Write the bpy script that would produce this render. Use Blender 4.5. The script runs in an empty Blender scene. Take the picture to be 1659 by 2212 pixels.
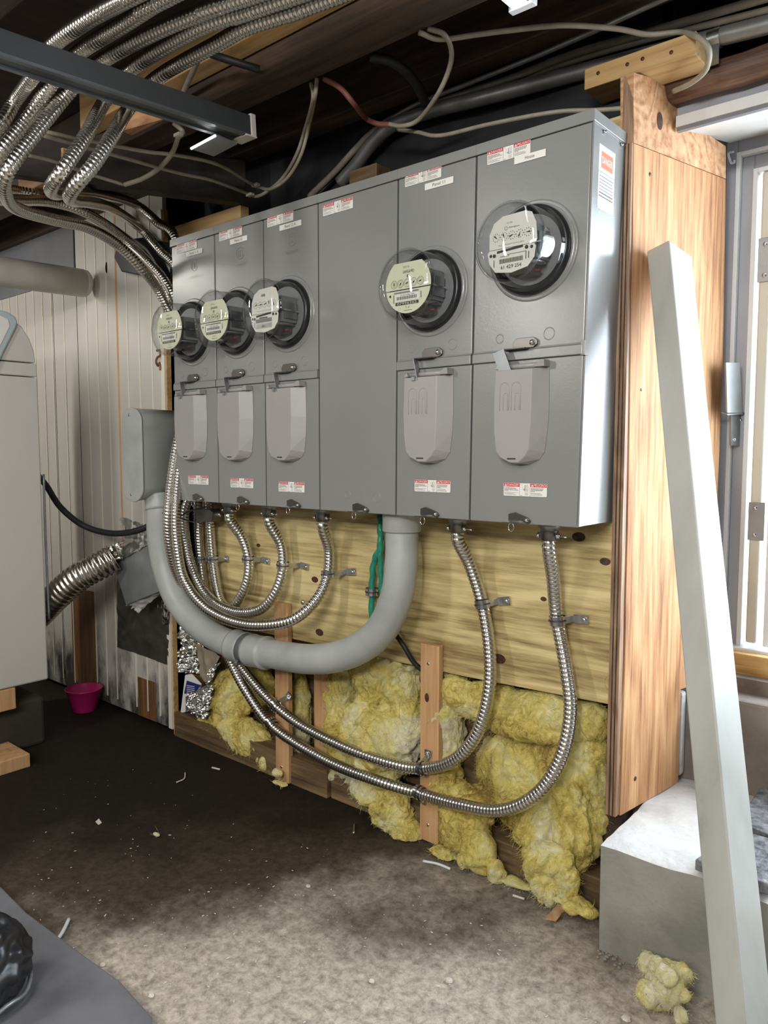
import bpy, bmesh, math, random
from mathutils import Vector as V, Matrix, noise
D = bpy.data; SC = bpy.context.scene; COL = SC.collection
PI = math.pi; R = math.radians
random.seed(7)
# ---------------------------------------------------------------- camera
CAMP = V((2.0474, -1.5645, 1.0249)); YAW = R(40.472); PIT = R(-4.498); FPX = 1646.26
FW = V((-math.sin(YAW)*math.cos(PIT), math.cos(YAW)*math.cos(PIT), math.sin(PIT)))
RT = V((math.cos(YAW), math.sin(YAW), 0)); UP = RT.cross(FW)
cam = D.cameras.new('camera'); camo = D.objects.new('camera', cam); COL.objects.link(camo)
cam.sensor_fit = 'VERTICAL'; cam.sensor_height = 36; cam.lens = 36*FPX/2212; cam.clip_start = .02
camo.matrix_world = Matrix.Translation(CAMP) @ Matrix((RT, UP, -FW)).transposed().to_4x4()
SC.camera = camo
# ---------------------------------------------------------------- view, world, lights
SC.view_settings.view_transform = 'Standard'; SC.view_settings.look = 'None'
SC.view_settings.exposure = 0.0; SC.view_settings.gamma = 1.0; SC.view_settings.use_curve_mapping = False
w = D.worlds.new('world'); SC.world = w; w.use_nodes = True
w.node_tree.nodes['Background'].inputs[0].default_value = (.86, .93, 1.0, 1)
w.node_tree.nodes['Background'].inputs[1].default_value = 5.0
def area(name, loc, target, sx, sy, power, col=(1, 1, 1)):
    l = D.lights.new(name, 'AREA'); l.shape = 'RECTANGLE'; l.size = sx; l.size_y = sy; l.energy = power; l.color = col
    o = D.objects.new(name, l); COL.objects.link(o); o.location = loc
    o.rotation_euler = (V(target)-V(loc)).to_track_quat('-Z', 'Y').to_euler(); return o
area('tube_light_right', (1.75, -1.75, 1.88), (1.3, -.7, 0), .10, 1.1, 18, (1, .975, .93))
area('tube_light_left', (.15, -2.0, 1.86), (.3, -.5, .5), .10, 1.0, 20, (1, .97, .92))
area('fill_light_behind', (2.1, -2.9, 1.75), (.9, 0, .55), 1.2, .15, 44, (1, .975, .94))  # unseen fill light, added behind the camera to brighten the scene
area('tube_light_far_left', (-1.55, -1.3, 1.88), (-1.2, -.2, .9), .08, 1.0, 24, (1, .96, .88))
area('daylight_window', (2.35, .74, 1.2), (1.6, -.4, .7), 1.2, 1.1, 60, (.86, .93, 1.0))
# ---------------------------------------------------------------- pixel of the photograph -> point in the room
def ray(px, py): return FW+RT*((px-829.5)/FPX)-UP*((py-1106)/FPX)
def at(px, py, x=None, y=None, z=None):
    d = ray(px, py)
    t = (x-CAMP.x)/d.x if x is not None else (y-CAMP.y)/d.y if y is not None else (z-CAMP.z)/d.z
    return CAMP+d*t
def dp(px, py, t): return CAMP+ray(px, py)*t
# ---------------------------------------------------------------- materials
MATS = {}
def nm(name):
    m = D.materials.new(name); m.use_nodes = True; nt = m.node_tree
    b = nt.nodes['Principled BSDF']; return m, nt, b
def plain(name, c, rough=.5, metal=0., spec=None, emit=None):
    m, nt, b = nm(name); b.inputs['Base Color'].default_value = (*c, 1); b.inputs['Roughness'].default_value = rough
    b.inputs['Metallic'].default_value = metal
    if spec is not None: b.inputs['Specular IOR Level'].default_value = spec
    if emit: b.inputs['Emission Color'].default_value = (*c, 1); b.inputs['Emission Strength'].default_value = emit
    MATS[name] = m; return m
def noisy(name, cols, scale=8, stretch=(1, 1, 1), rough=.6, metal=0., bump=.1, detail=6, pos=None, dist=0., rvar=0., bscale=None, spec=None, rot=(0, 0, 0)):
    m, nt, b = nm(name); N = nt.nodes; L = nt.links
    tc = N.new('ShaderNodeTexCoord'); mp = N.new('ShaderNodeMapping'); mp.inputs['Scale'].default_value = stretch; mp.inputs['Rotation'].default_value = rot
    L.new(tc.outputs['Object'], mp.inputs['Vector'])
    n = N.new('ShaderNodeTexNoise'); n.inputs['Scale'].default_value = scale; n.inputs['Detail'].default_value = detail
    n.inputs['Roughness'].default_value = .6; n.inputs['Distortion'].default_value = dist
    L.new(mp.outputs[0], n.inputs['Vector'])
    cr = N.new('ShaderNodeValToRGB'); e = cr.color_ramp.elements
    k = len(cols); pos = pos or [.3+.4*i/(k-1) for i in range(k)]
    while len(e) < k: e.new(.5)
    for i in range(k): e[i].position = pos[i]; e[i].color = (*cols[i], 1)
    L.new(n.outputs['Fac'], cr.inputs[0]); L.new(cr.outputs[0], b.inputs['Base Color'])
    b.inputs['Roughness'].default_value = rough; b.inputs['Metallic'].default_value = metal
    if spec is not None: b.inputs['Specular IOR Level'].default_value = spec
    if rvar:
        mr = N.new('ShaderNodeMapRange'); mr.inputs[3].default_value = rough-rvar; mr.inputs[4].default_value = rough+rvar
        L.new(n.outputs['Fac'], mr.inputs[0]); L.new(mr.outputs[0], b.inputs['Roughness'])
    if bump:
        n2 = N.new('ShaderNodeTexNoise'); n2.inputs['Scale'].default_value = bscale or scale*3; n2.inputs['Detail'].default_value = 5
        L.new(mp.outputs[0], n2.inputs['Vector'])
        bp = N.new('ShaderNodeBump'); bp.inputs['Strength'].default_value = bump; bp.inputs['Distance'].default_value = .004
        L.new(n2.outputs['Fac'], bp.inputs['Height']); L.new(bp.outputs[0], b.inputs['Normal'])
    MATS[name] = m; return m
def wood(name, c1, c2, c3, axis='z', scale=9, dist=5, rough=.6, fine=70, bump=.15, blot=.35, rings=7.):
    """flat-sawn figure: contour rings of a stretched noise, plus fine streaks along the grain"""
    m, nt, b = nm(name); N = nt.nodes; L = nt.links
    tc = N.new('ShaderNodeTexCoord'); k = {'x': 0, 'y': 1, 'z': 2}[axis]
    def mapped(v):
        mp = N.new('ShaderNodeMapping'); sc = [1, 1, 1]; sc[k] = v; mp.inputs['Scale'].default_value = sc; L.new(tc.outputs['Object'], mp.inputs[0]); return mp
    n1 = N.new('ShaderNodeTexNoise'); n1.inputs['Scale'].default_value = scale; n1.inputs['Detail'].default_value = 2.5; n1.inputs['Roughness'].default_value = .35; n1.inputs['Distortion'].default_value = dist; L.new(mapped(.16).outputs[0], n1.inputs[0])
    mu = N.new('ShaderNodeMath'); mu.operation = 'MULTIPLY'; mu.inputs[1].default_value = rings*6.283; L.new(n1.outputs['Fac'], mu.inputs[0])
    sn = N.new('ShaderNodeMath'); sn.operation = 'SINE'; L.new(mu.outputs[0], sn.inputs[0])
    n = N.new('ShaderNodeTexNoise'); n.inputs['Scale'].default_value = fine; n.inputs['Detail'].default_value = 5; n.inputs['Roughness'].default_value = .65; L.new(mapped(.06).outputs[0], n.inputs[0])
    nb = N.new('ShaderNodeTexNoise'); nb.inputs['Scale'].default_value = 3.5; nb.inputs['Detail'].default_value = 4; L.new(mapped(.5).outputs[0], nb.inputs[0])
    def ma(x, g, y=None, c=0.):
        a = N.new('ShaderNodeMath'); a.operation = 'MULTIPLY_ADD'; L.new(x, a.inputs[0]); a.inputs[1].default_value = g
        if y is None: a.inputs[2].default_value = c
        else: L.new(y, a.inputs[2])
        return a.outputs[0]
    h = ma(sn.outputs[0], .06+rings*.006, None, .5-.55-blot*.5); h = ma(n.outputs['Fac'], 1.1, h); hh = h; h = ma(nb.outputs['Fac'], blot, h)
    cr = N.new('ShaderNodeValToRGB'); e = cr.color_ramp.elements; e.new(.5)
    for i, (p, c) in enumerate(((.26, c1), (.47, c2), (.72, c3))): e[i].position = p; e[i].color = (*c, 1)
    L.new(h, cr.inputs[0]); L.new(cr.outputs[0], b.inputs['Base Color']); b.inputs['Roughness'].default_value = rough
    bp = N.new('ShaderNodeBump'); bp.inputs['Strength'].default_value = bump; bp.inputs['Distance'].default_value = .003
    L.new(hh, bp.inputs['Height']); L.new(bp.outputs[0], b.inputs['Normal'])
    MATS[name] = m; return m
def glassy(name, tint=(1, 1, 1), ior=1.45, rough=.02, body=0.):
    m = D.materials.new(name); m.use_nodes = True; nt = m.node_tree; N = nt.nodes; L = nt.links; N.clear()
    o = N.new('ShaderNodeOutputMaterial'); tr = N.new('ShaderNodeBsdfTransparent'); tr.inputs[0].default_value = (*tint, 1)
    g = N.new('ShaderNodeBsdfGlossy'); g.inputs['Roughness'].default_value = rough
    f = N.new('ShaderNodeFresnel'); ge = N.new('ShaderNodeNewGeometry'); im = N.new('ShaderNodeMapRange'); im.inputs[3].default_value = ior; im.inputs[4].default_value = 1/ior
    L.new(ge.outputs['Backfacing'], im.inputs[0]); L.new(im.outputs[0], f.inputs[0])
    a = N.new('ShaderNodeMath'); a.operation = 'MULTIPLY_ADD'; a.inputs[1].default_value = 1.0; a.inputs[2].default_value = body; a.use_clamp = True
    L.new(f.outputs[0], a.inputs[0]); mx = N.new('ShaderNodeMixShader'); L.new(a.outputs[0], mx.inputs[0])
    L.new(tr.outputs[0], mx.inputs[1]); L.new(g.outputs[0], mx.inputs[2]); L.new(mx.outputs[0], o.inputs[0])
    MATS[name] = m; return m
grey = noisy('cabinet_grey', [(.20, .205, .20), (.22, .226, .218)], scale=3, rough=.26, bump=.05, bscale=220, rvar=.04)
greyseam = plain('seam_dark', (.03, .032, .035), .6)
pvc = noisy('pvc_grey', [(.28, .295, .285), (.35, .37, .355), (.40, .42, .405)], scale=6, rough=.42, bump=.03, dist=.6)
pvcd = plain('pvc_dark', (.09, .1, .1), .4)
hatchm = noisy('hatch_plastic', [(.285, .275, .27), (.315, .305, .295)], scale=5, rough=.42, bump=.02)
steel = plain('flex_steel', (.62, .60, .56), .26, 1.0)
galv = noisy('galvanised', [(.5, .52, .53), (.72, .74, .75)], scale=30, rough=.28, metal=1, bump=.05)
galvd = noisy('galvanised_dull', [(.22, .235, .24), (.33, .35, .36)], scale=9, rough=.42, metal=.7, bump=.05)
zinc = plain('zinc', (.7, .72, .74), .2, 1.0)
dsteel = plain('dark_steel', (.16, .15, .14), .35, .9)
rusty = noisy('rusty_steel', [(.08, .03, .02), (.2, .09, .06), (.3, .2, .17)], scale=60, rough=.6, metal=.5, bump=.2)
blackp = plain('black_plastic', (.012, .013, .015), .35)
blackr = plain('black_rubber', (.01, .01, .011), .55)
void = plain('dark_void', (.004, .004, .005), .95, spec=.1)
tar = noisy('tar_sheathing', [(.006, .007, .009), (.014, .015, .019)], scale=7, rough=.8, bump=.3)
cream = noisy('cream_panel', [(.44, .42, .385), (.50, .475, .43), (.54, .52, .48)], scale=2.2, stretch=(1.5, 1, .35), rough=.45, bump=.04)
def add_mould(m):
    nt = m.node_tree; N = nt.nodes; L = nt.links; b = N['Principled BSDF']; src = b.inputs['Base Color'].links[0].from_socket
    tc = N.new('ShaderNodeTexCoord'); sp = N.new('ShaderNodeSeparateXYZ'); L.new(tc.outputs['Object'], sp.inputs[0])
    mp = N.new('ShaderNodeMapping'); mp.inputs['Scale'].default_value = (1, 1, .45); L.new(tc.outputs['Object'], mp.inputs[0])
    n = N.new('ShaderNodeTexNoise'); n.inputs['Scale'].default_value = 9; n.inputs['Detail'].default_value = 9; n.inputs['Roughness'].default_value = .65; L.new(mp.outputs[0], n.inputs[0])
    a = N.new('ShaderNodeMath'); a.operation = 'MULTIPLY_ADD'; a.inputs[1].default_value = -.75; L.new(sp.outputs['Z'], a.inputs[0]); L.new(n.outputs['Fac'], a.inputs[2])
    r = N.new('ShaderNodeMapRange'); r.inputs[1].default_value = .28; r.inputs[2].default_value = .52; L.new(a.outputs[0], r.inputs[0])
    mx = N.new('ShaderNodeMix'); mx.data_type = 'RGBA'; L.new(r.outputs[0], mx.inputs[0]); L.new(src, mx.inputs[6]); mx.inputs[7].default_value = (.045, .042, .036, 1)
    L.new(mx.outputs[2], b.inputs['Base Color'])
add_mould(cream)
creamedge = plain('cream_bead', (.66, .62, .52), .5)
greypaint = noisy('grey_paint', [(.13, .135, .15), (.2, .205, .22)], scale=3, rough=.5, bump=.05)
mould = noisy('mould_panel', [(.03, .03, .028), (.2, .2, .185), (.42, .41, .38)], scale=9, stretch=(1, 1, .3), rough=.7, bump=.1, pos=[.36, .5, .62])
bareply = wood('bare_brown_ply', (.10, .045, .018), (.17, .08, .03), (.24, .12, .05), 'z', 4, .5, .6)
rust = noisy('rust_seam', [(.42, .2, .08), (.6, .34, .16)], scale=12, stretch=(1, 1, .2), rough=.8)
ply = wood('plywood', (.22, .145, .055), (.44, .34, .15), (.66, .54, .27), 'x', 4.2, 1.3, .5, 75, .1, .75, 9)
knot = noisy('knot', [(.02, .009, .006), (.10, .04, .02)], scale=90, rough=.5, bump=.1)
orange = wood('orange_board', (.24, .10, .04), (.44, .215, .09), (.60, .35, .17), 'z', 9, .3, .75, 90, .35, .3, 4)
orangex = wood('orange_block', (.30, .14, .06), (.46, .24, .115), (.58, .35, .19), 'x', 7, 1.2, .75, 60, .3, .25, 8)
edgew = wood('board_edge', (.13, .07, .04), (.24, .14, .08), (.36, .23, .14), 'z', 22, .2, .6, 90, .3)
strip = wood('furring', (.40, .215, .09), (.52, .30, .14), (.60, .37, .19), 'z', 5, .3, .55, 60, .08, .2, 3)
treat = wood('treated_wood', (.26, .14, .04), (.50, .31, .11), (.66, .45, .2), 'x', 16, .2, .5, 50, .3, .2, 6)
blond = wood('blond_wood', (.30, .17, .06), (.45, .28, .11), (.56, .37, .17), 'x', 5, .5, .6, 50, .1, .3, 4)
darkw = wood('dark_joist', (.016, .009, .006), (.035, .02, .013), (.075, .045, .028), 'x', 5, .6, .7, 50, .3, .5, 5)
darkw2 = wood('dark_plank', (.010, .0075, .006), (.022, .016, .012), (.04, .028, .02), 'y', 5, .5, .7, 50, .3, .5, 4)
subf = wood('subfloor_boards', (.010, .005, .004), (.022, .011, .008), (.035, .018, .012), 'y', 4, .5, .75, 40, .2, .4, 4)
plate = wood('old_plate', (.06, .035, .016), (.13, .08, .036), (.24, .155, .075), 'x', 5, .7, .7, 50, .4, .7, 4)
logw = wood('log_beam', (.05, .025, .018), (.13, .07, .045), (.26, .16, .11), 'x', 8, .6, .6, 60, .6, .5, 3)
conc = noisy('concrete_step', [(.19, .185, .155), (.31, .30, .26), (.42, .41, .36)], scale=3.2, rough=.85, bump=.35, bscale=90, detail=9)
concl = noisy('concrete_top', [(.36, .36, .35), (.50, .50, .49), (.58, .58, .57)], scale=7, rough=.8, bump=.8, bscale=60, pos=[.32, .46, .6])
concw = noisy('concrete_wall', [(.10, .075, .06), (.19, .165, .14), (.28, .26, .23)], scale=4, rough=.85, bump=.6, bscale=40)
whitep = noisy('white_paint', [(.62, .64, .64), (.70, .72, .72)], scale=6, rough=.3, bump=.05)
timberm = noisy('timber_paint', [(.20, .20, .17), (.33, .335, .305), (.385, .385, .355), (.43, .43, .40)], scale=7, stretch=(1, 1, .35), rough=.45, bump=.2, pos=[.22, .34, .5, .7])
framep = noisy('frame_paint', [(.30, .31, .345), (.37, .38, .415)], scale=4, rough=.35, bump=.06)
creamp = noisy('cream_post', [(.52, .49, .40), (.62, .60, .52)], scale=4, stretch=(1, 1, .3), rough=.4, bump=.03)
soffit = noisy('soffit_paint', [(.46, .46, .44), (.58, .58, .56)], scale=4, rough=.5, bump=.05)
white = plain('label_white', (.74, .73, .69), .4)
red = plain('label_red', (.52, .025, .035), .4)
ink = plain('label_ink', (.02, .02, .02), .5)
inkg = plain('label_fine_print', (.2, .2, .2), .5)
ored = plain('label_orange_red', (.62, .16, .08), .4)
glass = glassy('meter_glass', (.90, .91, .91), 1.55, .015, .035)
pane = glassy('window_glass', (.97, .99, 1.0), 1.45, .01)
dialc = noisy('dial_cream', [(.60, .61, .42), (.66, .67, .49)], scale=4, rough=.5, bump=0)
dialw = noisy('dial_white', [(.62, .61, .54), (.68, .67, .60)], scale=4, rough=.5, bump=0)
alum = plain('meter_alloy', (.35, .36, .37), .35, .9)
meterg = plain('meter_inner_grey', (.20, .205, .21), .45)
wire = noisy('cable_sheath', [(.24, .215, .165), (.33, .30, .235)], scale=30, rough=.5, bump=.05)
wired = noisy('cable_dusty', [(.16, .14, .11), (.24, .215, .17)], scale=30, rough=.6, bump=.05)
redwire = noisy('cable_dusty_red', [(.15, .05, .035), (.24, .085, .06)], scale=30, rough=.6, bump=.05)
condm = noisy('emt_dusty', [(.18, .18, .175), (.30, .30, .29)], scale=12, rough=.4, metal=.6, bump=.05)
green = noisy('green_tape', [(.01, .15, .10), (.02, .24, .16)], scale=40, rough=.35, bump=.2)
rail = plain('rail_dark', (.045, .05, .052), .42, .2)
railb = plain('rail_lip', (.11, .125, .135), .35, .4)
capm = noisy('end_cap', [(.50, .46, .42), (.60, .56, .52)], scale=20, rough=.5, bump=.05)
lite = plain('lamp_lens', (1, 1, 1), .4, emit=6.0)
appl = noisy('appliance_white', [(.54, .525, .49), (.58, .565, .53)], scale=2, rough=.38, bump=.02, bscale=300)
applb = plain('appliance_panel', (.42, .50, .53), .3)
blockm = noisy('dark_block', [(.035, .03, .02), (.06, .052, .036)], scale=8, rough=.9, bump=.4)
pink = plain('pink_plastic', (.42, .015, .12), .35)
tape = noisy('dark_foil_tape', [(.055, .05, .042), (.09, .083, .07)], scale=5, rough=.38, metal=.35, bump=.25, bscale=14)
plast = plain('torn_plastic', (.5, .5, .5), .2)
ductm = noisy('flex_duct_foil', [(.40, .36, .31), (.62, .59, .55)], scale=25, rough=.26, metal=1, bump=.5, bscale=45)
foil = noisy('foil', [(.55, .55, .52), (.75, .75, .72)], scale=20, rough=.2, metal=1, bump=.9, bscale=55)
blue = plain('label_blue', (.02, .03, .16), .4)
paper = noisy('facing_paper', [(.20, .165, .12), (.30, .26, .19)], scale=10, rough=.7, bump=.1)
pipew = noisy('cream_pipe', [(.40, .385, .34), (.52, .50, .46)], scale=9, rough=.5, bump=.1)
rubberm = noisy('grey_slab', [(.105, .105, .115), (.15, .15, .165), (.19, .185, .18)], scale=5, rough=.7, bump=.25, bscale=60)
scrapm = noisy('floor_scrap', [(.5, .46, .38), (.68, .64, .56)], scale=30, rough=.7, bump=0)
leafm = noisy('brown_leaf', [(.25, .13, .06), (.42, .26, .14)], scale=30, rough=.7)
stonem = noisy('dark_paver', [(.045, .048, .055), (.13, .135, .145), (.26, .27, .28)], scale=45, rough=.7, bump=.7, pos=[.35, .5, .72])
def mk_insul():
    m, nt, b = nm('fibreglass'); N = nt.nodes; L = nt.links
    tc = N.new('ShaderNodeTexCoord')
    def nz(sc, det, dis, ro=.5):
        n = N.new('ShaderNodeTexNoise'); n.inputs['Scale'].default_value = sc; n.inputs['Detail'].default_value = det; n.inputs['Distortion'].default_value = dis; n.inputs['Roughness'].default_value = ro; L.new(tc.outputs['Object'], n.inputs[0]); return n.outputs['Fac']
    def ma(a, g, b_=None, c=0.):
        q = N.new('ShaderNodeMath'); q.operation = 'MULTIPLY_ADD'; L.new(a, q.inputs[0]); q.inputs[1].default_value = g
        if b_ is None: q.inputs[2].default_value = c
        else: L.new(b_, q.inputs[2])
        return q.outputs[0]
    fib = nz(38, 9, 2.6, .7); big = nz(5.5, 4, 1.0); fine = nz(170, 6, 1.5, .7)
    cr = N.new('ShaderNodeValToRGB'); e = cr.color_ramp.elements; e.new(.5); e.new(.6); e.new(.7)
    for i, (p, c) in enumerate(((.33, (.34, .23, .07)), (.41, (.72, .56, .15)), (.48, (.92, .77, .24)), (.55, (.95, .85, .40)), (.66, (.95, .91, .68)))): e[i].position = p; e[i].color = (*c, 1)
    L.new(ma(fib, .45, ma(big, .75, None, -.10)), cr.inputs[0]); L.new(cr.outputs[0], b.inputs['Base Color'])
    b.inputs['Roughness'].default_value = .95; b.inputs['Specular IOR Level'].default_value = .1
    bp = N.new('ShaderNodeBump'); bp.inputs['Strength'].default_value = 1.0; bp.inputs['Distance'].default_value = .010
    L.new(ma(fib, 1.0, ma(fine, .3)), bp.inputs['Height']); L.new(bp.outputs[0], b.inputs['Normal'])
    MATS['fibreglass'] = m; return m
insul = mk_insul()
def mk_floor():
    m, nt, b = nm('damp_lightpool_floor'); N = nt.nodes; L = nt.links
    tc = N.new('ShaderNodeTexCoord')
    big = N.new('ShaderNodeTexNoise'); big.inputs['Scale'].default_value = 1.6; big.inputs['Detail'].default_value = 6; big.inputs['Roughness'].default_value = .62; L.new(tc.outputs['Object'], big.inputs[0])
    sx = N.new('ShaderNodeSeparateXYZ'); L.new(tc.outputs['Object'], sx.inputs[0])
    # damp by the wall, drier towards the room with a light pool painted in
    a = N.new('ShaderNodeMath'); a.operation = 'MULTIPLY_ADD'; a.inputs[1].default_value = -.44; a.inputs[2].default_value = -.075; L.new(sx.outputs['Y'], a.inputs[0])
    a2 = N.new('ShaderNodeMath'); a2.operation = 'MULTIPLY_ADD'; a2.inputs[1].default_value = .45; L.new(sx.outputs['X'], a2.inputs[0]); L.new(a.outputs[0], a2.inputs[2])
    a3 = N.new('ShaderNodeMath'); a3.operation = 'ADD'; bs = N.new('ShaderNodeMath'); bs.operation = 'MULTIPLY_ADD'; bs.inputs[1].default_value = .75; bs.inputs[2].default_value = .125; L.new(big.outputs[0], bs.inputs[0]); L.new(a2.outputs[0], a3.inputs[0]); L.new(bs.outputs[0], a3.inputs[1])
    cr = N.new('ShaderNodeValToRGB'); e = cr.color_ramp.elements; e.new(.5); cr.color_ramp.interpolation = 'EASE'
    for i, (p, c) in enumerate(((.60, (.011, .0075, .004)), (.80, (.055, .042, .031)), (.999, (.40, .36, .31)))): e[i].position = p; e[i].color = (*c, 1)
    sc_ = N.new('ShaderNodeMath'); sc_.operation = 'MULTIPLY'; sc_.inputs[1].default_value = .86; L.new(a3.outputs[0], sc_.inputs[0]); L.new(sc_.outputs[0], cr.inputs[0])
    f = N.new('ShaderNodeTexNoise'); f.inputs['Scale'].default_value = 42; f.inputs['Detail'].default_value = 12; f.inputs['Roughness'].default_value = .78; f.inputs['Distortion'].default_value = .25; L.new(tc.outputs['Object'], f.inputs[0])
    cf = N.new('ShaderNodeValToRGB'); cf.color_ramp.elements[0].position = .33; cf.color_ramp.elements[0].color = (.42, .39, .36, 1); cf.color_ramp.elements[1].position = .68; cf.color_ramp.elements[1].color = (1.6, 1.56, 1.5, 1)
    L.new(f.outputs[0], cf.inputs[0])
    mx = N.new('ShaderNodeMix'); mx.data_type = 'RGBA'; mx.blend_type = 'MULTIPLY'; mx.inputs[0].default_value = 1
    L.new(cr.outputs[0], mx.inputs[6]); L.new(cf.outputs[0], mx.inputs[7]); L.new(mx.outputs[2], b.inputs['Base Color'])
    b.inputs['Roughness'].default_value = .72; b.inputs['Specular IOR Level'].default_value = .3
    bp = N.new('ShaderNodeBump'); bp.inputs['Strength'].default_value = .35; bp.inputs['Distance'].default_value = .004; L.new(f.outputs[0], bp.inputs['Height']); L.new(bp.outputs[0], b.inputs['Normal'])
    MATS['floor'] = m; return m
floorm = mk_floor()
# ---------------------------------------------------------------- mesh builder
class MB:
    def __init__(s): s.v = []; s.f = []; s.m = []; s.sm = []; s.mats = []
    def mi(s, mat):
        if mat is None: return 0
        if mat not in s.mats: s.mats.append(mat)
        return s.mats.index(mat)
    def add(s, vs, fs, mat=None, smooth=False):
        n = len(s.v); s.v += [V(p) for p in vs]; k = s.mi(mat)
        for f in fs: s.f.append([n+i for i in f]); s.m.append(k); s.sm.append(smooth)
        return s
    def box(s, a, b, mat=None):
        x0, y0, z0 = a; x1, y1, z1 = b
        vs = [(x0, y0, z0), (x1, y0, z0), (x1, y1, z0), (x0, y1, z0), (x0, y0, z1), (x1, y0, z1), (x1, y1, z1), (x0, y1, z1)]
        return s.add(vs, [(0, 3, 2, 1), (4, 5, 6, 7), (0, 1, 5, 4), (1, 2, 6, 5), (2, 3, 7, 6), (3, 0, 4, 7)], mat)
    def obox(s, c, ux, uy, uz, mat=None):
        """box from centre and three half-axis vectors"""
        c = V(c); ux = V(ux); uy = V(uy); uz = V(uz)
        vs = [c-ux-uy-uz, c+ux-uy-uz, c+ux+uy-uz, c-ux+uy-uz, c-ux-uy+uz, c+ux-uy+uz, c+ux+uy+uz, c-ux+uy+uz]
        return s.add(vs, [(0, 3, 2, 1), (4, 5, 6, 7), (0, 1, 5, 4), (1, 2, 6, 5), (2, 3, 7, 6), (3, 0, 4, 7)], mat)
    def prism(s, poly, off, mat=None, smooth=False):
        """closed solid between a polygon of points and its offset copy"""
        off = V(off); n = len(poly); p = [V(q) for q in poly]
        vs = p+[q+off for q in p]
        fs = [tuple(range(n-1, -1, -1)), tuple(range(n, 2*n))]+[(i, (i+1) % n, n+(i+1) % n, n+i) for i in range(n)]
        return s.add(vs, fs, mat, smooth)
    def tube(s, pts, r, seg=12, mat=None, caps=True, rfun=None, smooth=True):
        pts = [V(p) for p in pts]; n = len(pts); vs = []; fs = []
        t0 = (pts[1]-pts[0]).normalized(); a = t0.orthogonal().normalized()
        for i in range(n):
            t = (pts[min(i+1, n-1)]-pts[max(i-1, 0)]).normalized()
            a = (a-t*a.dot(t)).normalized(); b = t.cross(a)
            for j in range(seg):
                th = 2*PI*j/seg; rr = rfun(i, th) if rfun else r
                vs.append(pts[i]+(a*math.cos(th)+b*math.sin(th))*rr)
        for i in range(n-1):
            for j in range(seg):
                k = (j+1) % seg; fs.append((i*seg+j, i*seg+k, (i+1)*seg+k, (i+1)*seg+j))
        if caps: fs += [tuple(range(seg-1, -1, -1)), tuple((n-1)*seg+j for j in range(seg))]
        return s.add(vs, fs, mat, smooth)
    def lathe(s, prof, c, axis, seg=40, mat=None, smooth=True, closed=False):
        """profile [(radius, height)] spun about an axis through c"""
        c = V(c); ax = V(axis).normalized(); a = ax.orthogonal().normalized(); b = ax.cross(a); vs = []; fs = []
        for r, h in prof:
            for j in range(seg):
                th = 2*PI*j/seg; vs.append(c+ax*h+(a*math.cos(th)+b*math.sin(th))*r)
        m = len(prof)
        for i in range(m-1):
            for j in range(seg):
                k = (j+1) % seg; fs.append((i*seg+j, i*seg+k, (i+1)*seg+k, (i+1)*seg+j))
        if closed: fs += [tuple(range(seg-1, -1, -1)), tuple((m-1)*seg+j for j in range(seg))]
        return s.add(vs, fs, mat, smooth)
    def ball(s, c, r, mat=None, seg=12):
        return s.lathe([(r*math.sin(PI*i/8)+1e-5, -r*math.cos(PI*i/8)) for i in range(9)], c, (0, 0, 1), seg, mat)
    def build(s, name, mat=None, parent=None, bevel=0., warp=None, wn=False):
        me = D.meshes.new(name); off = V(parent_world(parent)) if parent else V((0, 0, 0))
        if warp: s.v = [warp(p) for p in s.v]
        me.from_pydata([tuple(p-off) for p in s.v], [], s.f)
        mats = s.mats or [mat]
        if mat and mat not in mats: mats = [mat]+mats; s.m = [k+1 for k in s.m] if s.mats else s.m
        for q in mats: me.materials.append(q)
        me.polygons.foreach_set('material_index', s.m); me.polygons.foreach_set('use_smooth', s.sm); me.update()
        bm = bmesh.new(); bm.from_mesh(me); bmesh.ops.recalc_face_normals(bm, faces=bm.faces); bm.to_mesh(me); bm.free()
        o = D.objects.new(name, me); COL.objects.link(o)
        if parent: o.parent = parent
        if bevel:
            b = o.modifiers.new('bevel', 'BEVEL'); b.width = bevel; b.segments = 2; b.limit_method = 'ANGLE'; b.angle_limit = R(40)
        return o
def parent_world(p):
    v = V((0, 0, 0))
    while p: v = v+p.location; p = p.parent
    return v
def tag(o, label=None, cat=None, group=None, kind=None):
    if label: o['label'] = label
    if cat: o['category'] = cat
    if group: o['group'] = group
    if kind: o['kind'] = kind
    return o
def thing(name, loc, label, cat, group=None):
    o = D.objects.new(name, None); COL.objects.link(o); o.location = loc; o.empty_display_size = .05
    return tag(o, label, cat, group)
def copy_tree(o, parent=None):
    c = o.copy(); COL.objects.link(c)
    if parent: c.parent = parent
    for ch in list(o.children): copy_tree(ch, c)
    return c
def struct(o, label=None): return tag(o, label, None, None, 'structure')
def spline(P, n=12):
    """Catmull-Rom through points"""
    P = [V(p) for p in P]; Q = [P[0]*2-P[1]]+P+[P[-1]*2-P[-2]]; out = []
    for i in range(1, len(Q)-2):
        a, b, c, d = Q[i-1:i+3]
        for k in range(n):
            t = k/n; out.append(.5*((2*b)+(c-a)*t+(2*a-5*b+4*c-d)*t*t+(3*b-a-3*c+d)*t**3))
    out.append(P[-1]); return out
def resample(P, step):
    L = [0.]
    for a, b in zip(P, P[1:]): L.append(L[-1]+(b-a).length)
    n = max(2, int(L[-1]/step)); out = []; k = 0
    for i in range(n+1):
        s = L[-1]*i/n
        while k < len(L)-2 and L[k+1] < s: k += 1
        f = (s-L[k])/max(1e-9, L[k+1]-L[k]); out.append(P[k].lerp(P[k+1], min(1, f)))
    return out
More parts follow.
